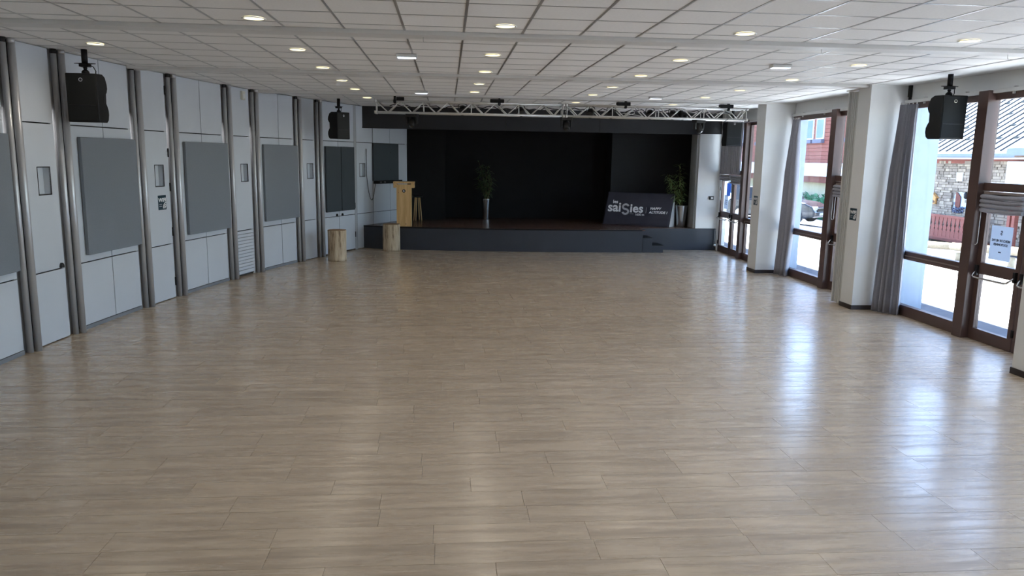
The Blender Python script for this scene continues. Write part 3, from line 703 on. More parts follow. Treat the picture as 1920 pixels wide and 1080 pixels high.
for y, xs_ in [(7.66, (-1.82, 0.56, 2.955, 5.325)), (9.79, (-4.18, -1.82, 0.56, 2.955, 5.325)), (11.70, (-1.82, 0.56, 2.93, 5.31)), (13.60, (-1.80, 0.55, 2.90, 5.22)), (15.33, (-1.78, 0.53, 2.88, 5.17)), (17.47, (-1.77, 2.90, 5.15)), (5.6, (-4.2, -1.82, 0.56, 2.955, 5.325)), (3.5, (-1.82, 0.56, 2.955, 5.325)), (1.4, (-1.82, 0.56, 2.955, 5.325))]:  # last three rows are unseen, added to light the foreground
    for k, x in enumerate(xs_):
        o = dl0 if first else copy_tree(dl0); first = False
        o.location = (x, y, CEIL - 0.004)
        o['label'] = 'round warm downlight, %s from left in the %s' % (ORD[k], ROWN[y])
for x, y, s in [(-0.51, 9.96, 'left of centre, nearer the camera'), (4.35, 9.96, 'right of centre, nearer the camera'), (-0.51, 15.42, 'left of centre, near the truss'), (4.18, 15.42, 'right of centre, near the truss')]:
    t = thing('emergency_light', 'flat white emergency light on ceiling, ' + s, 'emergency light', (x, y, CEIL - 0.006), group='emergency lights on the ceiling')
    bxo('housing', 'plastic_white', t, -0.13, 0.13, -0.07, 0.07, -0.04, 0, bevel=0.006)
    bxo('diffuser', 'lamp_emergency', t, -0.115, 0.115, -0.055, 0.055, -0.048, -0.038, bevel=0.003)

# ------------------------------------------------------------------ loudspeakers
def speaker_proto():
    """front faces -y; origin at the ceiling"""
    t = thing('loudspeaker', '', 'loudspeaker', (0, 0, 0), group='black loudspeakers hung from the ceiling')
    W = 0.185
    prof = [(-0.15, -0.895), (-0.15, -0.315), (-0.145, -0.305), (0.04, -0.300), (0.11, -0.33), (0.155, -0.41), (0.165, -0.47), (0.14, -0.52), (0.115, -0.54), (0.108, -0.66), (0.135, -0.69), (0.165, -0.74), (0.17, -0.80), (0.145, -0.87), (0.10, -0.90), (-0.14, -0.905)]
    b = new(); prism(b, prof, lambda y, z: (-W, y, z), lambda y, z: (W, y, z)); cab = obj('cabinet', b, 'speaker_back', t, bevel=0.012)
    b = new(); box(b, -W + 0.012, W - 0.012, -0.158, -0.148, -0.885, -0.32); gr = obj('grille', b, 'black_grille', t, bevel=0.01)
    b = new(); box(b, -W + 0.03, W - 0.03, -0.1625, -0.157, -0.70, -0.69); obj('grille_band', b, 'black_plastic', gr)
    b = new(); tube(b, (0, -0.164, -0.385), (0, -0.157, -0.385), 0.024, seg=20); bd = obj('badge', b, 'chrome', t)
    b = new(); tube(b, (0, -0.166, -0.385), (0, -0.1635, -0.385), 0.015, seg=16); obj('badge_centre', b, 'black_plastic', bd)
    b = new(); box(b, W - 0.02, W + 0.003, 0.02, 0.09, -0.66, -0.54); obj('side_handle', b, 'black_plastic', t, bevel=0.006)
    b = new(); tube(b, (0, 0, 0.0), (0, 0, -0.175), 0.036, seg=18); obj('ceiling_tube', b, 'black_metal', t)
    b = new(); prism(b, [(-0.13, 0.0), (-0.03, -0.05), (0.03, -0.05), (0.13, 0.0), (0.03, 0.05), (-0.03, 0.05)], lambda x, y: (x, y, -0.170), lambda x, y: (x, y, -0.178)); box(b, -0.055, 0.055, -0.05, 0.05, -0.215, -0.172); obj('mount_plate', b, 'black_metal', t)
    b = new(); lathe(b, [(0.018, -0.215), (0.026, -0.228), (0.018, -0.245), (0.03, -0.255), (0.046, -0.275), (0.046, -0.305)], 16); obj('swivel', b, 'black_metal', t)
    b = new(); path(b, [(0.05, 0.01, -0.19), (0.09, 0.02, -0.21), (0.11, 0.04, -0.26), (0.10, 0.05, -0.305)], 0.006, 6); obj('speaker_cable', b, 'black_plastic', t)
    return t
sp0 = speaker_proto()
for i, (x, y, rz, lab) in enumerate([(-4.57, 10.36, 0.02, 'black loudspeaker hanging beside the near steel tubes, left side'), (-2.46, 17.95, 0.86, 'black loudspeaker turned inward, hanging above double door'), (6.76, 17.95, 0.0, 'dark loudspeaker hanging by the short curtain near the stage'), (7.01, 10.40, 0.03, 'large dark loudspeaker hanging in front of the window, right')]):
    o = sp0 if i == 0 else copy_tree(sp0)
    o.location = (x, y, CEIL - 0.004); o.rotation_euler = (0, 0, rz); o['label'] = lab

# ------------------------------------------------------------------ lighting truss
TY0, TY1, TZ0, TZ1 = 16.22, 16.44, 3.315, 3.545
def truss(xa, xb, label):
    t = thing('lighting_truss', label, 'truss', ((xa + xb) / 2, (TY0 + TY1) / 2, TZ0), group='aluminium truss sections'); h = (xb - xa) / 2; ty = (TY1 - TY0) / 2; tz = TZ1 - TZ0
    for y in (-ty, ty):
        for z in (0, tz):
            b = new(); tube(b, (-h, y, z), (h, y, z), 0.023, seg=12); ch = obj('chord', b, 'aluminium', t)
            for e in (-1, 1):
                b = new(); tube(b, (e * (h - 0.05), y, z), (e * h, y, z), 0.031, seg=12); obj('chord_coupler', b, 'aluminium', ch)
    n = 8; step = 2 * h / n
    for y in (-ty, ty):
        for k in range(n):
            x = -h + k * step + 0.03
            for p, q in (((x, y, tz), (x + step / 2, y, 0)), ((x + step / 2, y, 0), (x + step, y, tz))):
                q = (min(q[0], h - 0.03), q[1], q[2]); b = new(); tube(b, p, q, 0.0115, seg=8); obj('brace', b, 'aluminium', t)
        for k in range(0, n + 1, 2):
            x = max(-h + 0.04, min(h - 0.04, -h + k * step + 0.02)); b = new(); tube(b, (x, y, 0), (x, y, tz), 0.0105, seg=8); obj('upright', b, 'aluminium', t)
    for k in range(n + 1):
        x = max(-h + 0.04, min(h - 0.04, -h + k * step))
        for z in (0, tz):
            b = new(); tube(b, (x, -ty, z), (x, ty, z), 0.0105, seg=8); obj('cross_tube', b, 'aluminium', t)
truss(-1.50, 2.46, 'left half of the aluminium lighting truss before the stage'); truss(2.47, 6.44, 'right half of the aluminium lighting truss before the stage')
for i, x in enumerate((-1.08, 1.08, 3.76, 6.0)):
    t = thing('truss_hanger', 'black hoist clamp holding the truss, %s from left' % ORD[i], 'clamp', (x, 16.23, 3.648), group='black truss hanger clamps')
    bxo('hanger_strap', 'black_metal', t, -0.022, 0.022, -0.03, 0.03, -0.15, 0.0, bevel=0.003)
    s_ = 1 if i < 1 else -1
    bxo('clamp_body', 'black_metal', t, 0.03 * s_ - 0.0, 0.03 * s_ + 0.16 * s_, -0.04, 0.08, -0.095, -0.02, bevel=0.008) if s_ > 0 else bxo('clamp_body', 'black_metal', t, -0.19, 0.10, -0.04, 0.08, -0.095, -0.02, bevel=0.008)
    b = new(); tube(b, (-0.03, 0, -0.105), (0.03, 0, -0.105), 0.034, seg=14); obj('half_coupler', b, 'black_metal', t)
def moving_head():
    t = thing('moving_head_light', '', 'stage light', (0, 0, 0), group='moving head lights under the truss')
    bxo('base', 'black_plastic', t, -0.12, 0.12, -0.09, 0.09, -0.10, 0.0, bevel=0.01)
    for x in (-0.115, 0.085): bxo('yoke_arm', 'black_plastic', t, x, x + 0.03, -0.05, 0.05, -0.24, -0.095, bevel=0.006)
    b = new(); lathe(b, [(0.035, 0.10), (0.07, 0.07), (0.078, 0.0), (0.07, -0.06), (0.066, -0.11), (0.055, -0.115)], 20)
    h_ = obj('lamp_head', b, 'black_plastic', t, (0, 0, -0.20), rot=(math.radians(-38), 0, 0))
    b = new(); lathe(b, [(0.055, -0.114), (0.04, -0.122), (0.0, -0.126)], 20, True, False); obj('lens', b, 'car_glass', h_)
    bxo('clamp', 'black_metal', t, -0.02, 0.02, -0.02, 0.02, 0.0, 0.06)
    return t
mh0 = moving_head()
for i, (x, l) in enumerate([(-0.73, 'leftmost black moving head under the truss'), (2.52, 'middle black moving head under the truss joint'), (5.40, 'rightmost black moving head under the truss')]):
    o = mh0 if i == 0 else copy_tree(mh0); o.location = (x, 16.33, 3.315 + 0.02); o['label'] = l; o.rotation_euler = (0, 0, 0.3 * (i - 1))
def par():
    t = thing('par_can_light', '', 'stage light', (0, 0, 0), group='small spotlights inside the truss')
    b = new(); lathe(b, [(0.05, 0.09), (0.075, 0.06), (0.08, -0.09), (0.072, -0.095)], 18); c_ = obj('can', b, 'black_metal', t, (0, 0, -0.12), rot=(math.radians(-55), 0, 0))
    b = new(); lathe(b, [(0.07, -0.0952), (0.0, -0.0955)], 18, False, False); obj('lens', b, 'car_glass', c_)
    b = new(); path(b, [(-0.09, 0, -0.12), (-0.09, 0, -0.02), (-0.05, 0, 0.0), (0.05, 0, 0.0), (0.09, 0, -0.02), (0.09, 0, -0.12)], 0.008, 6); obj('bracket', b, 'black_metal', t)
    return t
pc0 = par()
PX = [0.32, 1.55, 3.05, 3.50, 4.35, 4.85, 5.05]
for i, x in enumerate(PX):
    o = pc0 if i == 0 else copy_tree(pc0); o.location = (x, 16.44, 3.53); o.rotation_euler = (0, 0, random.uniform(-.6, .6))
    o['label'] = 'small black spotlight hung behind the truss, %s from left' % ['first', 'second', 'third', 'fourth', 'fifth', 'sixth', 'seventh'][i]
b = new(); pts = [(-1.2 + 7.3 * k / 60, 16.40 + 0.03 * math.sin(k), 3.46 + 0.05 * math.sin(k * 1.9) * math.cos(k * .7)) for k in range(61)]
path(b, pts, 0.009, 6); tag(obj('truss_power_cable', b, 'black_plastic'), 'black power cable running along the lighting truss', 'cable')
b = new(); path(b, [(3.9, 16.2, 3.52), (3.95, 16.18, 3.40), (3.75, 16.18, 3.34), (3.62, 16.18, 3.37), (3.72, 16.18, 3.40), (4.0, 16.18, 3.36), (4.15, 16.18, 3.33)], 0.006, 6); tag(obj('coiled_cable', b, 'cord'), 'loose pale cable looped over the truss middle right', 'cable')
b = new(); path(b, [(6.0, 16.2, 3.33), (5.9, 16.2, 3.26), (6.2, 16.3, 3.27), (6.6, 16.9, 3.30), (7.0, 17.4, 3.34), (7.38, 17.8, 3.38)], 0.007, 6); tag(obj('drop_cable', b, 'steel_dark'), 'dark cable hanging from the truss end to the wall', 'cable')

# ------------------------------------------------------------------ things on and near the stage
def log_stool(x, y, r, h, label, seed, rz):
    t = thing('log_stool', label, 'log stool', (x, y, 0), rz, 'cut log stools'); b = new(); seg = 44; n = 12; rings = []
    for j in range(n + 1):
        z = h * j / n; ring = []
        for k in range(seg):
            a_ = 2 * PI * k / seg; v = Vector((math.cos(a_) * 1.6, math.sin(a_) * 1.6, z * 1.2 + seed))
            rr = r * (1 + 0.06 * noise.noise(v) + 0.022 * noise.noise(Vector((math.cos(a_) * 7, math.sin(a_) * 7, z * 1.5 + seed))))
            if abs(((a_ + PI) % (2 * PI)) - PI) < 0.16 and z > 0.40 * h: rr *= 0.93
            ring.append(b.verts.new((rr * math.cos(a_), rr * math.sin(a_), z)))
        rings.append(ring)
    for p, q in zip(rings, rings[1:]):
        for k in range(seg): f = b.faces.new((p[k], p[(k + 1) % seg], q[(k + 1) % seg], q[k])); f.smooth = True
    b.faces.new(rings[0][::-1]); top = [v.co.copy() for v in rings[-1]]
    tr = obj('trunk', b, 'log_wood', t)
    b = new(); lo = [b.verts.new(v) for v in top]; up = [b.verts.new((v.x * .97, v.y * .97, v.z + 0.008)) for v in top]
    b.faces.new(up)
    for k in range(seg): b.faces.new((lo[k], lo[(k + 1) % seg], up[(k + 1) % seg], up[k]))
    obj('sawn_top', b, 'log_end', t)
log_stool(-2.55, 17.86, 0.212, 0.71, 'pale upright log standing free before the double door', 1.0, 0.0)
log_stool(-1.44, 19.84, 0.222, 0.685, 'pale upright log standing against the stage, below lectern', 7.0, -0.2)

# lectern
t = thing('lectern', 'pine wood lectern with round black emblem at the stage edge', 'lectern', (-1.13, 20.34, SZ))
bxo('front_panel', 'pine_knots', t, -0.165, 0.165, -0.18, -0.155, 0, 1.10, bevel=0.004)
for s_ in (-1, 1): bxo('side_panel', 'pine_knots', t, s_ * 0.178 - 0.013, s_ * 0.178 + 0.013, -0.19, 0.17, 0, 1.10, bevel=0.003)
bxo('inner_shelf', 'pine_knots', t, -0.165, 0.165, -0.155, 0.16, 0.55, 0.575)
bxo('desk_board', 'pine_knots', t, -0.275, 0.275, -0.22, 0.24, 1.125, 1.172, bevel=0.005)
for s_ in (-1, 1): bxo('desk_bracket', 'pine_knots', t, *((-0.27, -0.192) if s_ < 0 else (0.192, 0.27)), -0.20, 0.2, 1.01, 1.124, bevel=0.003)
b = new(); tube(b, (0.0, -0.187, 0.93), (0.0, -0.179, 0.93), 0.044, seg=24); em = obj('emblem', b, 'black_plastic', t)
def s_mark(bm, cx, cz, s, y, th):
    """two interlocking round strokes forming an S"""
    for sg in (1, -1):
        pts = []
        for k in range(15):
            a_ = math.radians(15 + 255 * k / 14) if sg > 0 else math.radians(90 - 255 * k / 14)
            pts.append((cx + s * 0.5 * math.cos(a_), cz + sg * s * 0.42 + s * 0.42 * math.sin(a_)))
        w_ = th
        for p, q in zip(pts, pts[1:]):
            d_ = Vector((q[0] - p[0], q[1] - p[1])).normalized(); nn = Vector((-d_.y, d_.x)) * w_
            vs = [(p[0] + nn.x, p[1] + nn.y), (p[0] - nn.x, p[1] - nn.y), (q[0] - nn.x, q[1] - nn.y), (q[0] + nn.x, q[1] + nn.y)]
            prism(bm, vs, lambda x, z: (x, y, z), lambda x, z: (x, y + 0.0015, z))
b = new(); s_mark(b, 0, 0.93, 0.024, -0.1892, 0.006); obj('emblem_mark', b, 'print_white', em)

# stool behind lectern
t = thing('bar_stool', 'small stool with pale wooden legs and black seat behind lectern', 'stool', (-0.86, 22.2, SZ))
b = new(); lathe(b, [(0.10, 0.66), (0.16, 0.665), (0.17, 0.69), (0.155, 0.715), (0.0, 0.72)], 24, True, False); obj('seat', b, 'black_plastic', t)
for (x, y) in ((-0.1, -0.12), (-0.04, -0.16), (0.125, -0.06), (0.05, 0.12)):
    b = new(); tube(b, (x, y, 0), (x * 0.55, y * 0.55, 0.67), 0.016, 0.019, seg=10); obj('leg', b, 'pine', t)

# A-frame banner
FL, FR_, hB = Vector((4.42, 21.42, SZ)), Vector((6.13, 20.66, SZ)), 0.92
e = (FR_ - FL).normalized(); bk = Vector((-e.y, e.x, 0)); ln = (FR_ - FL).length
t = thing('banner_board', 'dark fabric A-frame banner with white resort lettering on the stage', 'banner', tuple((FL + FR_) / 2), math.atan2(e.y, e.x))
LEAN = 0.24
def ban(u, v): return Vector((-ln / 2 + u * ln + 0.10 * v, LEAN * v, v * hB))          # front sheet
b = new(); nu, nv = 48, 22; gr = []
for j in range(nv + 1):
    row_ = []
    for i in range(nu + 1):
        u, v = i / nu, j / nv; p = ban(u, v)
        wr = 0.010 * math.exp(-((v - 0.13 - 0.05 * u) / 0.05) ** 2) * (0.4 + 0.6 * math.sin(u * 7)) - 0.012 * math.exp(-((v - 0.22 - 0.06 * math.sin(u * 3)) / 0.04) ** 2)
        sag = 0.012 * math.sin(PI * u) * (v if v > .9 else 0)
        row_.append(b.verts.new((p.x, p.y + wr, p.z - sag + (0.02 * math.sin(u * 5) if j == 0 else 0) * 0.3 + 0.004)))
    gr.append(row_)
for j in range(nv):
    for i in range(nu): f = b.faces.new((gr[j][i], gr[j][i + 1], gr[j + 1][i + 1], gr[j + 1][i])); f.smooth = True
o = obj('front_cover', b, 'fabric_dark', t); sm = o.modifiers.new('thick', 'SOLIDIFY'); sm.thickness = 0.004; sm.offset = 1
b = new(); a0, a1 = ban(0, 0), ban(1, 0); c0, c1 = ban(0, 1), ban(1, 1); d0, d1 = a0 + Vector((0.08, 0.36, 0)), a1 + Vector((0.11, 0.36, 0))
v = [b.verts.new(q) for q in (d0, d1, c1 + Vector((0, .015, -.01)), c0 + Vector((0, .015, -.01)))]; b.faces.new(v)
o = obj('back_cover', b, 'fabric_dark', t); sm = o.modifiers.new('thick', 'SOLIDIFY'); sm.thickness = 0.01
b = new(); v = [b.verts.new(q) for q in (a1 + Vector((0.012, 0.05, 0.0)), d1 + Vector((0.0, -0.02, 0.0)), c1 + Vector((0.0, 0.02, -0.03)))]; b.faces.new(v)
o = obj('side_board', b, 'board_white', t); sm = o.modifiers.new('thick', 'SOLIDIFY'); sm.thickness = 0.01
# lettering on the front sheet: local frame in the sheet
ex = Vector((1, 0, 0)); ey = Vector((0.10, LEAN, hB)).normalized(); ez = ex.cross(ey)
ey = ez.cross(ex); base_p = ban(0, 0) + ez * 0.016
def on_sheet(u, v): return base_p + ex * (u * ln + 0.10 * v) + ey * (v * hB / ey.z)
def letters(nm, s, u, v, size, bold=0.0, shear=0.0, sp=1.0, m='print_white'):
    return text_mesh(nm, s, size, m, t, basis(ex, ey, ez, on_sheet(u, v)), bold, shear, sp)
letters('lettering_les', 'les', 0.105, 0.655, 0.135, 0.004)
letters('lettering_sai', 'sai', 0.045, 0.41, 0.375, 0.009, sp=1.0)
letters('lettering_ies', 'ies', 0.385, 0.40, 0.345, 0.009, sp=1.02)
letters('lettering_altitude', '1650 m', 0.475, 0.305, 0.085, 0.002)
letters('lettering_happy', 'HAPPY', 0.685, 0.50, 0.092, 0.004, 0.2, 1.1); letters('lettering_slogan', 'ALTITUDE !', 0.678, 0.385, 0.092, 0.004, 0.2, 1.08)
b = new(); s_mark(b, 0, 0, 0.165, 0, 0.028); bm_ = basis(ex, -ez, ey, on_sheet(0.315, 0.485)); bmesh.ops.transform(b, matrix=bm_, verts=b.verts); obj('lettering_s_mark', b, 'print_grey', t)
b = new(); box(b, -0.003, 0.003, 0, 0.0015, 0, 0.17); bmesh.ops.transform(b, matrix=basis(ex, -ez, ey, on_sheet(0.632, 0.385)), verts=b.verts); obj('divider_line', b, 'print_grey', t)
b = new(); box(b, 0, 0.11, 0, 0.0015, 0, 0.008); bmesh.ops.transform(b, matrix=basis(ex, -ez, ey, on_sheet(0.39, 0.345)), verts=b.verts); obj('underline', b, 'print_grey', t)

# potted plants
def plant(x, y, z, pot, label, clumps, m1='leaf', seed=1, pm='pot_metal', nleaf=16, lsize=1.0, name='potted_bamboo'):
    rnd = random.Random(seed); t = thing(name, label, 'potted plant', (x, y, z), group='potted plants on the stage'); r0, r1, h = pot
    b = new(); lathe(b, [(r0 * .97, 0), (r0, 0.01), (r1, h - 0.02), (r1 + 0.004, h), (r1 - 0.012, h), (r1 - 0.02, h - 0.04)], 32, True, False); obj('pot', b, pm, t)
    b = new(); lathe(b, [(r1 - 0.02, h - 0.045), (0, h - 0.035)], 20, False, False); obj('soil', b, 'soil', t)
    sb, lb = new(), new()
    for (cx, cy, cz, spread) in clumps:
        bx_, by_ = rnd.uniform(-.05, .05), rnd.uniform(-.05, .05)
        pts = [Vector((bx_, by_, h - 0.04)).lerp(Vector((cx, cy, cz)), s) + Vector((0.03 * math.sin(s * 4), 0.02 * math.sin(s * 3), 0)) for s in (0, .25, .5, .75, 1)]
        path(sb, pts, 0.007, 6)
        for k in range(nleaf):
            s = rnd.uniform(0.45, 1.0); base_ = pts[0].lerp(pts[-1], s)
            az = rnd.uniform(0, 2 * PI); el = rnd.uniform(-0.5, 0.9); ll = rnd.uniform(0.11, 0.2) * lsize * spread
            d_ = Vector((math.cos(az) * math.cos(el), math.sin(az) * math.cos(el), math.sin(el)))
            base_ = base_ + d_ * rnd.uniform(0.0, 0.10) * spread
            sd_ = d_.cross(Vector((0, 0, 1))).normalized() * 0.019 * lsize; dr = Vector((0, 0, -0.35 * ll))
            a_ = lb.verts.new(base_); m_l = lb.verts.new(base_ + d_ * ll * .4 + sd_ + dr * .15); m_r = lb.verts.new(base_ + d_ * ll * .4 - sd_ + dr * .15); tip = lb.verts.new(base_ + d_ * ll + dr); md = lb.verts.new(base_ + d_ * ll * .4 + dr * .15 + Vector((0, 0, -0.006)))
            for f_ in ((a_, m_l, md), (a_, md, m_r), (m_l, tip, md), (md, tip, m_r)): lb.faces.new(f_)
    obj('stems', sb, 'stem', t); o_ = obj('foliage', lb, m1, t); o_['kind'] = 'stuff'
plant(1.16, 22.75, SZ, (0.10, 0.142, 0.62), 'tall leafy plant in silver tapered pot at the back of the stage', [(-0.15, 0, 1.55, 1), (-0.2, .05, 1.68, .9), (0.0, -.05, 1.42, 1), (0.18, 0, 1.2, 1), (-0.22, -.05, 1.2, 1), (0.05, .05, 1.55, 1), (-0.05, -.05, 1.0, 1), (0.05, 0.0, .8, .9), (0.12, 0, 1.38, .9)], seed=3, nleaf=36)
plant(6.53, 20.84, SZ, (0.112, 0.17, 0.60), 'leafy bamboo in silver pot beside the banner', [(-0.10, 0, 1.72, 1), (-0.42, 0, 1.45, 1), (-0.3, .05, 1.25, 1), (-0.1, -.05, 1.42, 1), (-0.08, 0, 1.2, 1), (-0.22, -.05, 1.0, 1), (-0.04, -.05, .95, .9), (-0.12, .05, .8, .9), (-0.38, .0, 1.35, .9)], 'leaf_light', seed=11, nleaf=40)
plant(6.5, 21.75, SZ, (0.10, 0.12, 0.26), 'small dark plant behind the column at stage right', [(0.05, 0, 0.9, 1), (-0.1, 0, 1.0, 1), (0.0, -.05, .7, 1), (-.02, 0, .5, .8)], 'leaf', seed=21, pm='soil', nleaf=14)

# thermostat / switch on the column
t = thing('wall_switch', 'small dark wall box with white button on white column', 'switch', (7.20, 20.355, 1.39))
bxo('box_case', 'black_plastic', t, -0.065, 0.065, -0.035, 0, 0, 0.095, bevel=0.005); bxo('button', 'plastic_white', t, -0.02, 0.045, -0.042, -0.034, 0.02, 0.07, bevel=0.003)
# sensor on the left wall
P = arc_p(15.62); t = thing('motion_sensor', 'cream motion sensor near the ceiling on the left wall', 'sensor', (P.x, P.y, 3.46), frame_at(15.5, 15.7)[1])
bxo('sensor_case', 'plastic_cream', t, -0.055, 0.055, -0.05, -0.0005, 0, 0.17, bevel=0.01); bxo('sensor_window', 'plastic_white', t, -0.04, 0.04, -0.056, -0.048, 0.03, 0.11, bevel=0.004)

# wifi signs
def wifi(loc, rz, w_, h_, label):
    t = thing('wifi_sign', label, 'sign', loc, rz, 'wifi signs')
    bxo('sign_plate', 'sign_teal', t, -w_ / 2, w_ / 2, -0.004, -0.0005, 0, h_)
    mw = basis((1, 0, 0), (0, 0, 1), (0, -1, 0), (-w_ * .44, -0.005, h_ * .56))
    text_mesh('sign_lettering', 'WIFI', h_ * .36, 'print_white', t, mw @ Matrix.Diagonal((w_ * .8 / (h_ * .36 * 1.75), 1, 1, 1)), 0.003)
    for r_ in (0.16, 0.28, 0.40):
        b = new(); n = 10; cx, cz = w_ * .48, 0.02; rr = r_ * h_; th = 0.022 * h_ * 1.5
        for k in range(n):
            q = [(PI / 2 + PI / 2 * s) for s in (k / n, (k + 1) / n)]
            pl = [(cx + (rr + s2 * th) * math.cos(a_), cz + (rr + s2 * th) * math.sin(a_)) for a_, s2 in ((q[0], -1), (q[0], 1), (q[1], 1), (q[1], -1))]
            prism(b, pl, lambda x, z: (x, -0.0065, z), lambda x, z: (x, -0.004, z))
        obj('sign_arc', b, 'print_white', t)
    for k in range(2): bxo('sign_line', 'print_grey', t, -w_ * .38, -w_ * .05, -0.0055, -0.004, h_ * (.22 + .14 * k), h_ * (.27 + .14 * k))
P = arc_p(12.87); a = frame_at(12.7, 13.0)[1]
wifi((P.x, P.y, 1.50), a, 0.24, 0.235, 'teal wifi sign on the white wall door, left')
wifi((6.8, 12.25, 1.49), -PI / 2, 0.21, 0.2, 'teal wifi sign on the pier beside folding partition')
wifi((6.8, 16.36, 1.49), -PI / 2, 0.21, 0.2, 'teal wifi sign on the far pier')

# ------------------------------------------------------------------ curtains, blinds, partition
def curtain(top, bot, z0, z1, folds, amp0, amp1, label, m='curtain', mid=None, nz=18, name='curtain'):
    """pleated cloth from a top line (two plan points) to a bottom line"""
    t = thing(name, label, 'curtain', (top[0][0], top[0][1], z0)); o0 = Vector((top[0][0], top[0][1], z0)); b = new(); nu = folds * 8; g = []
    for j in range(nz + 1):
        v = j / nz; z = z1 + (z0 - z1) * v; w_ = v
        p0 = Vector(top[0]).lerp(Vector(bot[0]), w_); p1 = Vector(top[1]).lerp(Vector(bot[1]), w_)
        if mid:
            k = math.sin(PI * min(1, v)) ; p0 = p0 + Vector(mid[0]) * k; p1 = p1 + Vector(mid[1]) * k
        d_ = (p1 - p0); nn = Vector((-d_.y, d_.x)).normalized(); amp = amp0 + (amp1 - amp0) * min(1, v * 3); row_ = []
        for i in range(nu + 1):
            u = i / nu; ph = 2 * PI * folds * u + 0.5 * math.sin(3 * u + v * 1.2)
            off = amp * math.sin(ph) + 0.4 * amp * math.sin(2.3 * ph + 1 + v)
            p = p0 + d_ * (u + 0.02 * math.sin(ph * 2)) + nn * off
            row_.append(b.verts.new((p.x - o0.x, p.y - o0.y, z - z0)))
        g.append(row_)
    for j in range(nz):
        for i in range(nu): f = b.faces.new((g[j][i], g[j][i + 1], g[j + 1][i + 1], g[j + 1][i])); f.smooth = True
    o = obj('cloth', b, m, t); s_ = o.modifiers.new('thick', 'SOLIDIFY'); s_.thickness = 0.004
    # heading tape with gliders
    b = new(); d_ = Vector(top[1]) - Vector(top[0])
    for i in range(5):
        p = Vector(top[0]) + d_ * (i + .5) / 5; box(b, p.x - o0.x - 0.006, p.x - o0.x + 0.006, p.y - o0.y - 0.006, p.y - o0.y + 0.006, z1 - z0 - 0.005, z1 - z0 + 0.035)
    obj('curtain_gliders', b, 'plastic_white', t)
    return t
curtain(((7.25, 11.96), (7.37, 11.64)), ((7.10, 11.99), (7.33, 11.50)), 0.015, 3.37, 5, 0.035, 0.075, 'grey pleated curtain gathered beside the right-hand pier')
curtain(((7.36, 16.02), (7.38, 15.72)), ((7.17, 15.98), (7.30, 15.58)), 0.015, 3.33, 3, 0.03, 0.085, 'grey curtain hanging loose beside the far pier', mid=((0.0, 0), (0.02, -0.10)))
curtain(((7.33, 20.16), (7.33, 18.70)), ((7.33, 20.18), (7.33, 18.72)), 2.10, 3.38, 10, 0.028, 0.032, 'short grey pleated curtain over the doors beside the stage', 'curtain_dark')
def folded_blind(y0, y1, z0, z1, label, m='curtain'):
    t = thing('folded_blind', label, 'blind', (7.36, (y0 + y1) / 2, z0), group='raised fabric blinds'); n = 4; hh = (z1 - z0) / n
    for k in range(n):
        b = new(); w_ = (y1 - y0) / 2 + random.uniform(-.015, .015); dz = hh * k; bul = 0.05 + random.uniform(-.008, .012); nn = 10
        g = []
        for i in range(nn + 1):
            y = -w_ + 2 * w_ * i / nn; sag = -0.012 * math.sin(PI * i / nn) + random.uniform(-.003, .003)
            g.append([b.verts.new((x, y, dz + z + sag)) for x, z in ((0.05, hh * .15), (-0.4 * bul, hh * .02), (-bul, hh * .35), (-bul * .9, hh * .75), (-0.3 * bul, hh * 1.0), (0.05, hh * .9))])
        for p, q in zip(g, g[1:]):
            for i in range(6): f = b.faces.new((p[i], p[(i + 1) % 6], q[(i + 1) % 6], q[i])); f.smooth = True
        b.faces.new(g[0]); b.faces.new(g[-1][::-1]); obj('blind_fold', b, m, t)
    bxo('head_rail', 'frame_strip', t, 0.0, 0.055, -(y1 - y0) / 2, (y1 - y0) / 2, z1 - z0, z1 - z0 + 0.03)
    return t
folded_blind(9.15, 9.93, 1.80, 2.05, 'grey fabric blind folded up on door at right edge')
folded_blind(13.28, 13.98, 1.80, 2.03, 'grey fabric blind folded up behind folding partition')
folded_blind(19.42, 20.12, 1.93, 2.09, 'dark folded blind on the door closest to the stage', 'curtain_dark')
folded_blind(18.66, 19.32, 1.86, 2.09, 'dark folded blind on the door beside the far mullion', 'curtain_dark')
def cord_loop(x, y, z0, z1, w_, label):
    b = new(); pts = [(0, -w_ / 2, z1 - z0), (0, -w_ / 2, w_ / 2)] + [(0, -w_ / 2 * math.cos(PI * k / 8), w_ / 2 - w_ / 2 * math.sin(PI * k / 8)) for k in range(1, 8)] + [(0, w_ / 2, w_ / 2), (0, w_ / 2 * .8, z1 - z0)]
    path(b, pts, 0.005, 6); tag(obj('blind_cord', b, 'cord', None, (x, y, z0)), label, 'cord', 'white blind cords')
cord_loop(7.36, 9.99, 1.34, 1.85, 0.09, 'white blind cord loop on mullion at right edge')
cord_loop(7.36, 14.0, 1.36, 1.9, 0.09, 'white blind cord loop beside folding partition')
cord_loop(7.38, 20.17, 1.38, 2.05, 0.08, 'white blind cord loop near the stage column')
t = thing('chain_weight', 'white pull chain with ball end hanging before stage fascia', 'pull chain', (7.33, 20.22, 0.15))
b = new(); path(b, [(-0.02, 0, 0.03), (-0.012, 0, 0.44)], 0.004, 6); path(b, [(0.02, 0, 0.03), (0.012, 0, 0.44)], 0.004, 6); obj('chain', b, 'cord', t)
b = new(); lathe(b, [(0.0, -0.03), (0.025, -0.02), (0.034, 0.005), (0.025, 0.03), (0.0, 0.04)], 14, False, False); obj('ball_end', b, 'plastic_white', t)

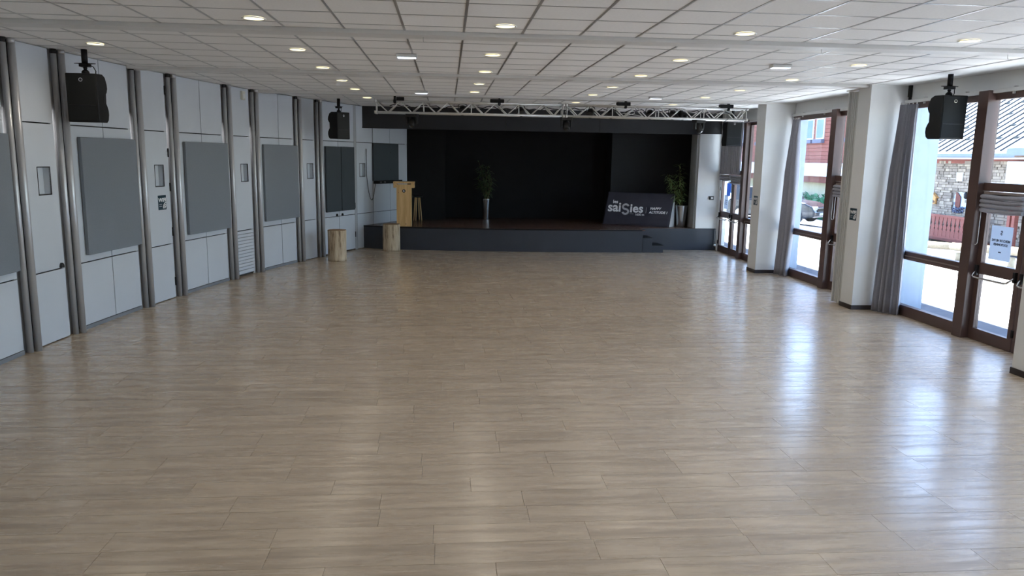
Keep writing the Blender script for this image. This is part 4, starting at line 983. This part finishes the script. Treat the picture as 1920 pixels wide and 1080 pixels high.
t = thing('folding_partition', 'pale concertina partition folded against the pier', 'partition', (6.84, 12.43, 0))
for k in range(5):
    y0 = 0.01 + k * 0.058
    b = new(); prism(b, [(0.0, y0), (0.02, y0 - 0.004), (0.45, y0 + 0.02), (0.45, y0 + 0.034), (0.02, y0 + 0.045), (0.0, y0 + 0.04)], lambda x, y: (x, y, 0.012), lambda x, y: (x, y, 3.62)); obj('fold_panel', b, 'accordion', t)
bxo('lead_post', 'accordion', t, -0.03, 0.04, 0.30, 0.335, 0.01, 3.63, bevel=0.004)
bxo('top_track', 'rail_white', t, -0.06, 0.02, -0.02, 0.36, 3.632, 3.655)

# papers on the doors
t = thing('door_notice', 'white paper notice reversed on the glass of right-hand door', 'notice', (7.441, 9.60, 1.17))
bxo('paper_sheet', 'paper', t, -0.001, 0.001, -0.20, 0.20, 0.0, 0.46)
# lettering faces the outside, so it reads reversed from the hall
def rev(nm, s, size, yc, z): return text_mesh(nm, s, size, 'ink', t, basis((0, 1, 0), (0, 0, 1), (1, 0, 0), (-0.0025, yc, z)), 0.0015, align='CENTER')
rev('notice_lettering', 'MERCI DE NE PAS', 0.044, 0, 0.25); rev('notice_lettering', 'STATIONNER', 0.044, 0, 0.195); bxo('notice_mark', 'ink', t, -0.0025, -0.001, -0.025, 0.025, 0.10, 0.115)
b = new(); s_mark(b, 0, 0, 0.03, 0, 0.006); tube(b, (0, -0.001, 0), (0, 0.0005, 0), 0.001); bmesh.ops.transform(b, matrix=basis((0, 1, 0), (1, 0, 0), (0, 0, 1), (-0.0035, 0, 0.37)), verts=b.verts); obj('notice_mark', b, 'ink', t)
for i, (y, z0, z1, m, lab) in enumerate([(19.72, 1.52, 1.86, 'paper_blue', 'blue poster on the glass of door closest to stage'), (19.86, 1.18, 1.54, 'paper', 'white paper notice on the glass of door closest to stage')]):
    t = thing('door_poster', lab, 'poster', (7.441, y, z0)); bxo('paper_sheet', m, t, -0.001, 0.001, -0.13, 0.13, 0, z1 - z0)
    if i: 
        for k in range(3): bxo('print_line', 'ink', t, -0.0025, -0.001, -0.08, 0.08, 0.12 + k * 0.05, 0.135 + k * 0.05)

# ------------------------------------------------------------------ outside
def gz(x): return -0.03 if x < 13.6 else -0.03 - 0.105 * (x - 13.6)
b = new(); gx = [7.5, 8.6, 11.5, 13.6, 16, 20, 26, 34, 60]; gy = [-30, 0, 10, 20, 30, 45, 70, 110]
g = [[b.verts.new((x, y, max(gz(x), -2.2))) for y in gy] for x in gx]
for i in range(len(gx) - 1):
    for j in range(len(gy) - 1): b.faces.new((g[i][j], g[i + 1][j], g[i + 1][j + 1], g[i][j + 1]))
for f in b.faces: f.material_index = 0 if f.calc_center_median().x < 11.5 else 1
me = mesh_of(b, 'ground'); me.materials.append(MATS['terrace']); me.materials.append(MATS['asphalt'])
tag(obj('ground_outside', me, None), 'sunlit paved terrace and road outside the windows', 'ground', kind='structure')
b = new(); box(b, 7.5, 8.62, -3, 30, -0.06, -0.015); tag(obj('threshold_paving', b, 'asphalt'), 'grey paving strip along the outside of the windows', 'paving', kind='structure')
b = new()
for k in range(24): y = -4 + k * 2.0; box(b, 11.5 + 0.02 * (k % 2), 11.95, y + 0.01, y + 1.99, -0.05, 0.05)
tag(obj('kerb_strip', b, 'gravel'), 'pale stone kerb at the edge of the terrace', 'kerb', kind='structure')
b = new(); rnd = random.Random(5)
for k in range(60):
    a_ = rnd.uniform(0, 2 * PI); l_ = rnd.uniform(.08, .22); p = Vector((rnd.uniform(-.1, .1), rnd.uniform(-.1, .1), 0)); q = p + Vector((math.cos(a_) * .08, math.sin(a_) * .08, l_))
    v = [b.verts.new(p + Vector((-.012, 0, 0))), b.verts.new(p + Vector((.012, .01, 0))), b.verts.new(q)]; b.faces.new(v)
tag(obj('grass_tuft', b, 'grass', None, (11.42, 17.35, 0.0)), 'small green grass tuft growing at the terrace kerb', 'grass', kind='stuff')
# log fence
for k, y in enumerate((20.3, 18.46, 16.62, 14.78)):
    zt = 0.30 + (18.46 - y) * 0.065
    p = thing('fence_post', 'short round wooden fence post outside, %s from right' % ['fourth', 'third', 'second', 'first'][k], 'fence post', (13.2, y, -0.04), group='log fence posts')
    b = new(); tube(b, (0, 0, 0), (0, 0, zt - 0.06), 0.075, seg=12); obj('post_log', b, 'bark_pale', p)
    l_ = thing('fence_log', 'pale horizontal fence log outside, %s from right' % ['fourth', 'third', 'second', 'first'][k], 'fence log', (13.2, y + 0.25, zt + 0.03), group='log fence rails')
    b = new(); tube(b, (0, 0.02, 0), (0, -1.84, 0.12), 0.105, 0.095, seg=14); obj('log', b, 'bark_pale', l_)
# stone house with metal roof (seen through the near window)
HX = 20.0
house = thing('stone_house', 'stone house with bright metal roof beyond the fence', 'building', (HX, 28, -0.8))
def hb(name, m, x0, x1, y0, y1, z0, z1, par=None, bevel=0): return bxo(name, m, par or house, x0 - HX, x1 - HX, y0 - 28, y1 - 28, z0 + 0.8, z1 + 0.8, bevel)
hb('house_wall', 'old_stucco', HX + 0.06, 30, 18, 32.5, -0.8, 2.75)
rnd = random.Random(9); b = new(); idx = b.faces.layers.float.new('tone'); z = -0.7
mat('stone', (190, 178, 160), 0.9, var=0.2, scale=2, bump=0.3, coord='Object')
def stone_mat():
    m = MATS['stone']; n = m.node_tree; bs = n.nodes['Principled BSDF']; at = n.nodes.new('ShaderNodeAttribute'); at.attribute_name = 'tone'
    rp = n.nodes.new('ShaderNodeValToRGB'); e_ = rp.color_ramp.elements; e_[0].color = (*lin((142, 129, 116)), 1); e_[1].color = (*lin((190, 174, 154)), 1); q = e_.new(.5); q.color = (*lin((168, 152, 137)), 1)
    n.links.new(at.outputs['Fac'], rp.inputs[0]); n.links.new(rp.outputs[0], bs.inputs['Base Color'])
stone_mat()
while z < 2.55:
    hh = rnd.uniform(0.07, 0.14); y = 24.6
    while y < 32.4:
        wl = rnd.uniform(0.12, 0.38)
        if not (27.85 < y + wl / 2 < 28.75 and 0.55 < z + hh / 2 < 1.45):
            t_ = rnd.random(); px = rnd.uniform(0, 0.04)
            for f in box(b, -px, 0.08, y - 28 + 0.008, y + wl - 28 - 0.008, z + 0.8 + 0.006, z + hh + 0.8 - 0.006): f[idx] = t_
        y += wl
    z += hh
o = obj('facade_stones', b, 'stone', house); o['kind'] = 'stuff'
# arched opening
b = new(); arch = [(-0.42, 0.55), (0.42, 0.55), (0.42, 1.2)] + [(0.42 * math.cos(PI * k / 8), 1.2 + 0.2 * math.sin(PI * k / 8)) for k in range(1, 8)] + [(-0.42, 1.2)]
prism(b, arch, lambda y, z_: (0.05, y + 28.3 - 28, z_ + .8), lambda y, z_: (0.059, y + 28.3 - 28, z_ + .8)); win = obj('arched_window', b, 'window_pane_far', house)
b = new(); prism(b, [(-0.42, 0.55), (-0.14, 0.55), (-0.14, 1.38), (-0.25, 1.36), (-0.42, 1.2)][::-1], lambda y, z_: (0.02, y + 28.72 - 28, z_ + .8), lambda y, z_: (0.049, y + 28.72 - 28, z_ + .8)); obj('shutter', b, 'red_wood_dark', win)
b = new()
for k in range(30):
    q = Vector((rnd.uniform(-.1, 0.02), 0.2 + rnd.uniform(-.25, .35), 1.36 + rnd.uniform(0, .22))); tube(b, q, q + Vector((-.03, .02, .06)), 0.045, 0.02, 6)
obj('flower_box', b, 'flower', win)
b = new(); box(b, -0.06, -0.03, 28.20 - 28, 28.56 - 28, 1.82 + .8, 2.15 + .8); obj('wall_plaque', b, 'stucco_white', house)
b = new(); box(b, -0.12, -0.05, 29.62 - 28, 29.98 - 28, 0.86 + .8, 1.16 + .8); hs_ = obj('wooden_hut_sign', b, 'house_wood', house)
b = new()
for s_ in (-1, 1): prism(b, [(29.8 - 28, 1.32 + .8), (29.8 - 28 + s_ * 0.30, 1.12 + .8), (29.8 - 28 + s_ * 0.30, 1.09 + .8), (29.8 - 28, 1.27 + .8)], lambda y, z_: (-0.18, y, z_), lambda y, z_: (-0.05, y, z_))
prism(b, [(29.62 - 28, 1.16 + .8), (29.98 - 28, 1.16 + .8), (29.8 - 28, 1.28 + .8)], lambda y, z_: (-0.12, y, z_), lambda y, z_: (-0.05, y, z_)); obj('hut_roof', b, 'house_wood', hs_)
for k in range(5): hb('hut_relief', 'old_wood', HX - 0.135, HX - 0.118, 29.66 + 0.06 * k, 29.69 + 0.06 * k, 0.90, 0.98 + 0.03 * (k % 2), hs_)
b = new(); lathe(b, [(0.02, 0), (0.07, 0.05), (0.08, 0.2), (0.02, 0.28)], 8, c=(-0.15, 27.75 - 28)); bmesh.ops.translate(b, vec=(0, 0, 1.15 + .8), verts=b.verts); obj('wall_lantern', b, 'steel_dark', house)
# balcony of cut-out boards
hb('balcony_rail', 'red_wood', HX - 0.62, HX - 0.52, 26.3, 31.5, 0.42, 0.50); hb('balcony_floor', 'red_wood_dark', HX - 0.6, HX, 26.3, 31.5, -0.5, -0.40); hb('balcony_rail', 'red_wood', HX - 0.60, HX - 0.54, 26.3, 31.5, -0.40, -0.33)
pkb = new(); prism(pkb, [(-.115, -.38), (.115, -.38), (.115, -.12), (.075, -.06), (.115, 0.02), (.06, .12), (.085, .22), (.115, .42), (-.115, .42), (-.085, .22), (-.06, .12), (-.115, 0.02), (-.075, -.06), (-.115, -.12)], lambda y, z_: (-0.59, y, z_ + .8), lambda y, z_: (-0.565, y, z_ + .8))
pm_ = mesh_of(pkb, 'balcony_picket'); pm_.materials.append(MATS['red_wood'])
for k in range(21):
    o = bpy.data.objects.new('balcony_picket', pm_); COL.objects.link(o); o.parent = house; o.location = (0, 26.45 - 28 + 0.245 * k, 0)
hb('red_lintel_board', 'red_wood', HX - 0.02, HX + 0.07, 18, 32.5, 2.5, 2.68)
for y in (24.4, 24.62, 25.9, 26.1): hb('porch_post', 'red_wood', HX - 0.7, HX - 0.55, y, y + 0.13, -0.6, 1.2)
hb('porch_panel', 'stucco_white', HX - 0.3, HX - 0.2, 24.4, 25.6, 1.45, 2.6, bevel=0.02)
# roof plane rising away from us, seams and snow guards
RS = 0.62
b = new(); prism(b, [(-0.75, 3.66), (-0.75, 3.74), (10.0, 3.74 + 10.75 * RS), (10.0, 3.66 + 10.75 * RS)], lambda x, z_: (x, -9.5, z_), lambda x, z_: (x, 5.4, z_)); obj('metal_roof', b, 'roof_metal', house)
hb('gutter', 'gutter', HX - 0.9, HX - 0.74, 18.5, 33.4, 2.72, 2.88, bevel=0.03); hb('fascia_board', 'stucco_white', HX - 0.74, HX - 0.70, 18.5, 33.4, 2.66, 2.86)
for k in range(36):
    y = -9.3 + 0.42 * k
    b = new(); prism(b, [(-0.75, 3.745), (-0.75, 3.80), (10.0, 3.80 + 10.75 * RS), (10.0, 3.745 + 10.75 * RS)], lambda x, z_: (x, y - 0.035, z_), lambda x, z_: (x, y + 0.035, z_)); obj('roof_seam', b, 'roof_seam', house)
sgb = new(); box(sgb, -0.03, 0.03, 0.05, 0.37, 0.0, 0.05); sgm = mesh_of(sgb, 'snow_guard'); sgm.materials.append(MATS['roof_seam'])
for j in range(5):
    for k in range(0, 35, 2):
        x = 0.0 + 0.8 * j; o = bpy.data.objects.new('snow_guard', sgm); COL.objects.link(o); o.parent = house; o.location = (x, -9.3 + 0.42 * (k + j % 2), 3.75 + (x + 0.75) * RS)
# eave of the neighbouring chalet at upper right
t = thing('chalet_eave', 'dark wooden chalet eave jutting in at the upper right', 'building', (16.5, 19.6, gz(16.5)))
bxo('gable_wall', 'old_wood', t, 0.2, 2.1, -3, -0.15, 0, 3.2)
b = new(); prism(b, [(-1.2, 3.05), (-1.2, 3.25), (0.5, 4.05), (2.2, 3.25), (2.2, 3.05), (0.5, 3.85)], lambda y, z: (y, -3.2, z), lambda y, z: (y, 0.35, z)); obj('eave_roof', b, 'gutter', t)
for k in range(5): bxo('rafter_end', 'old_wood', t, -0.9 + k * 0.75, -0.78 + k * 0.75, -0.1, 0.42, 3.0 + (0.28 * k if k < 3 else 0.28 * (5 - k)), 3.12 + (0.28 * k if k < 3 else 0.28 * (5 - k)))
# red chalet seen through the second window
t = thing('red_chalet', 'red wooden chalet with white band beyond the parked car', 'building', (25, 52, -1.3)); 
def cb(name, m, y0, y1, z0, z1, x0=0.0, x1=0.3, par=None): return bxo(name, m, par or t, x0, x1, y0 - 52, y1 - 52, z0 + 1.3, z1 + 1.3)
cb('stone_base', 'stucco_cream', 40, 72, -1.3, 1.2, 0.1, 8); cb('white_band', 'stucco_white', 40, 72, 1.57, 2.42, -0.9, 0.1); cb('balcony_band', 'red_wood_dark', 40, 72, 1.15, 1.57, -0.7, 0.1)
z = 2.42
while z < 8.2: cb('wall_board', 'red_wood', 40, 72, z + 0.01, z + 0.24, 0.0, 0.2); z += 0.25
cb('wall_core', 'red_wood_dark', 40, 72, 2.42, 8.2, 0.1, 8)
for y in (46, 50.1, 51.6, 56, 60, 64):
    f_ = cb('chalet_window', 'stucco_white', y - 0.55, y + 0.55, 4.0, 5.4, -0.06, 0.05); cb('window_pane', 'window_pane_far', y - 0.45, y + 0.45, 4.1, 5.3, -0.08, -0.055, f_); cb('window_box', 'flower', y - 0.6, y + 0.6, 3.75, 4.0, -0.25, 0.0)
b = new(); prism(b, [(-2.0, 8.0), (-2.0, 8.3), (5, 11.5), (9.5, 9.4), (9.5, 9.1), (5, 11.2)], lambda x, z_: (x, -14, z_ + 1.3), lambda x, z_: (x, 22, z_ + 1.3)); obj('chalet_roof', b, 'old_wood', t)
# hedge
b = new(); rnd = random.Random(3)
for k in range(2600):
    p = Vector((23.2 + rnd.gauss(0, .35), rnd.uniform(42, 66), -1.3 + rnd.uniform(0, 1.75))); s_ = rnd.uniform(.1, .25); d1 = Vector((rnd.uniform(-1, 1), rnd.uniform(-1, 1), rnd.uniform(-1, 1))).normalized() * s_; d2 = d1.orthogonal().normalized() * s_ * .6
    v = [b.verts.new(p + d1), b.verts.new(p + d2), b.verts.new(p - d1), b.verts.new(p - d2)]; b.faces.new(v)
box(b, 23.1, 23.5, 42, 66, -1.3, 0.25)
tag(obj('hedge', b, 'hedge'), 'green hedge in front of the red chalet', 'hedge', kind='stuff')
b = new(); rnd = random.Random(8)
for k in range(3000):
    a_ = rnd.uniform(0, 2 * PI); cz = rnd.uniform(1.0, 6.5); rr = 1.9 * math.sin(PI * min(1, (cz - .6) / 6.4)) * rnd.random() ** .4
    p = Vector((19.5 + rr * math.cos(a_), 62 + rr * math.sin(a_), cz)); s_ = rnd.uniform(.1, .22); d1 = Vector((rnd.uniform(-1, 1), rnd.uniform(-1, 1), rnd.uniform(-1, 1))).normalized() * s_; d2 = d1.orthogonal().normalized() * s_ * .6
    b.faces.new([b.verts.new(q) for q in (p + d1, p + d2, p - d1, p - d2)])
t = thing('tree', 'leafy green tree at the end of the road', 'tree', (19.5, 62, -0.7)); bmesh.ops.translate(b, vec=(-19.5, -62, 0.7), verts=b.verts); o = obj('crown', b, 'hedge', t); o['kind'] = 'stuff'
b = new(); tube(b, (0, 0, 0), (0, 0, 3.5), 0.2, 0.1, 10); obj('trunk', b, 'old_wood', t)
# cars
def car(x, y, rz, paint, label, hi=1.45, ln_=4.1):
    t = thing('car', label, 'car', (x, y, gz(x)), rz); h2 = ln_ / 2; W = 0.86
    prof = [(-h2, 0.35), (-h2 + .02, 0.72), (-h2 + .25, 0.92), (-h2 + .35, 0.95), (h2 - 1.25, 0.98), (h2 - .45, 0.88), (h2 - .08, 0.72), (h2, 0.5), (h2 - .03, 0.28), (h2 - .4, 0.22), (-h2 + .4, 0.22)]
    b = new(); prism(b, prof, lambda a_, z_: (a_, -W, z_), lambda a_, z_: (a_, W, z_)); obj('car_body', b, paint, t, bevel=0.06)
    b = new(); cab = [(-h2 + .3, 0.93), (-h2 + .55, hi - .06), (-h2 + .9, hi), (0.35, hi), (0.65, hi - .06), (h2 - 1.1, 0.96)]
    A_ = [b.verts.new((p, -W * (0.97 if z_ < 1.1 else .8), z_)) for p, z_ in cab]; B_ = [b.verts.new((p, W * (0.97 if z_ < 1.1 else .8), z_)) for p, z_ in cab]
    b.faces.new(A_[::-1]); b.faces.new(B_)
    for i in range(len(cab)): j = (i + 1) % len(cab); b.faces.new((A_[i], A_[j], B_[j], B_[i]))
    obj('cabin_glass', b, 'car_glass', t, bevel=0.03); b = new(); box(b, -h2 + .8, 0.4, -W * .78, W * .78, hi - .02, hi + .025); obj('car_roof', b, paint, t, bevel=0.02)
    for sx_ in (-h2 + .75, h2 - .8):
        for s_ in (-1, 1):
            b = new(); tube(b, (sx_, s_ * (W - .12), 0.31), (sx_, s_ * (W + .03), 0.31), 0.31, seg=20); w_ = obj('wheel', b, 'rubber', t); b = new(); tube(b, (sx_, s_ * (W + .02), 0.31), (sx_, s_ * (W + .04), 0.31), 0.19, seg=16); obj('hubcap', b, 'aluminium', w_)
    for s_ in (-1, 1): b = new(); box(b, h2 - .22, h2 - .01, s_ * .62 - .2, s_ * .62 + .2, 0.58, 0.74); obj('headlight', b, 'headlight', t, bevel=0.03)
    b = new(); box(b, h2 - .03, h2 + .015, -0.26, 0.26, 0.36, 0.47); obj('number_plate', b, 'stucco_white', t); b = new(); box(b, h2 - .1, h2 + .004, -0.5, 0.5, 0.52, 0.66); obj('radiator_grille', b, 'black_plastic', t)
car(14.55, 32.7, math.radians(-48), 'car_paint', 'dark grey car parked outside the middle window')
car(16.4, 44.0, math.radians(-80), 'car_blue', 'pale blue car parked outside beyond the stage doors', 1.6, 4.3)
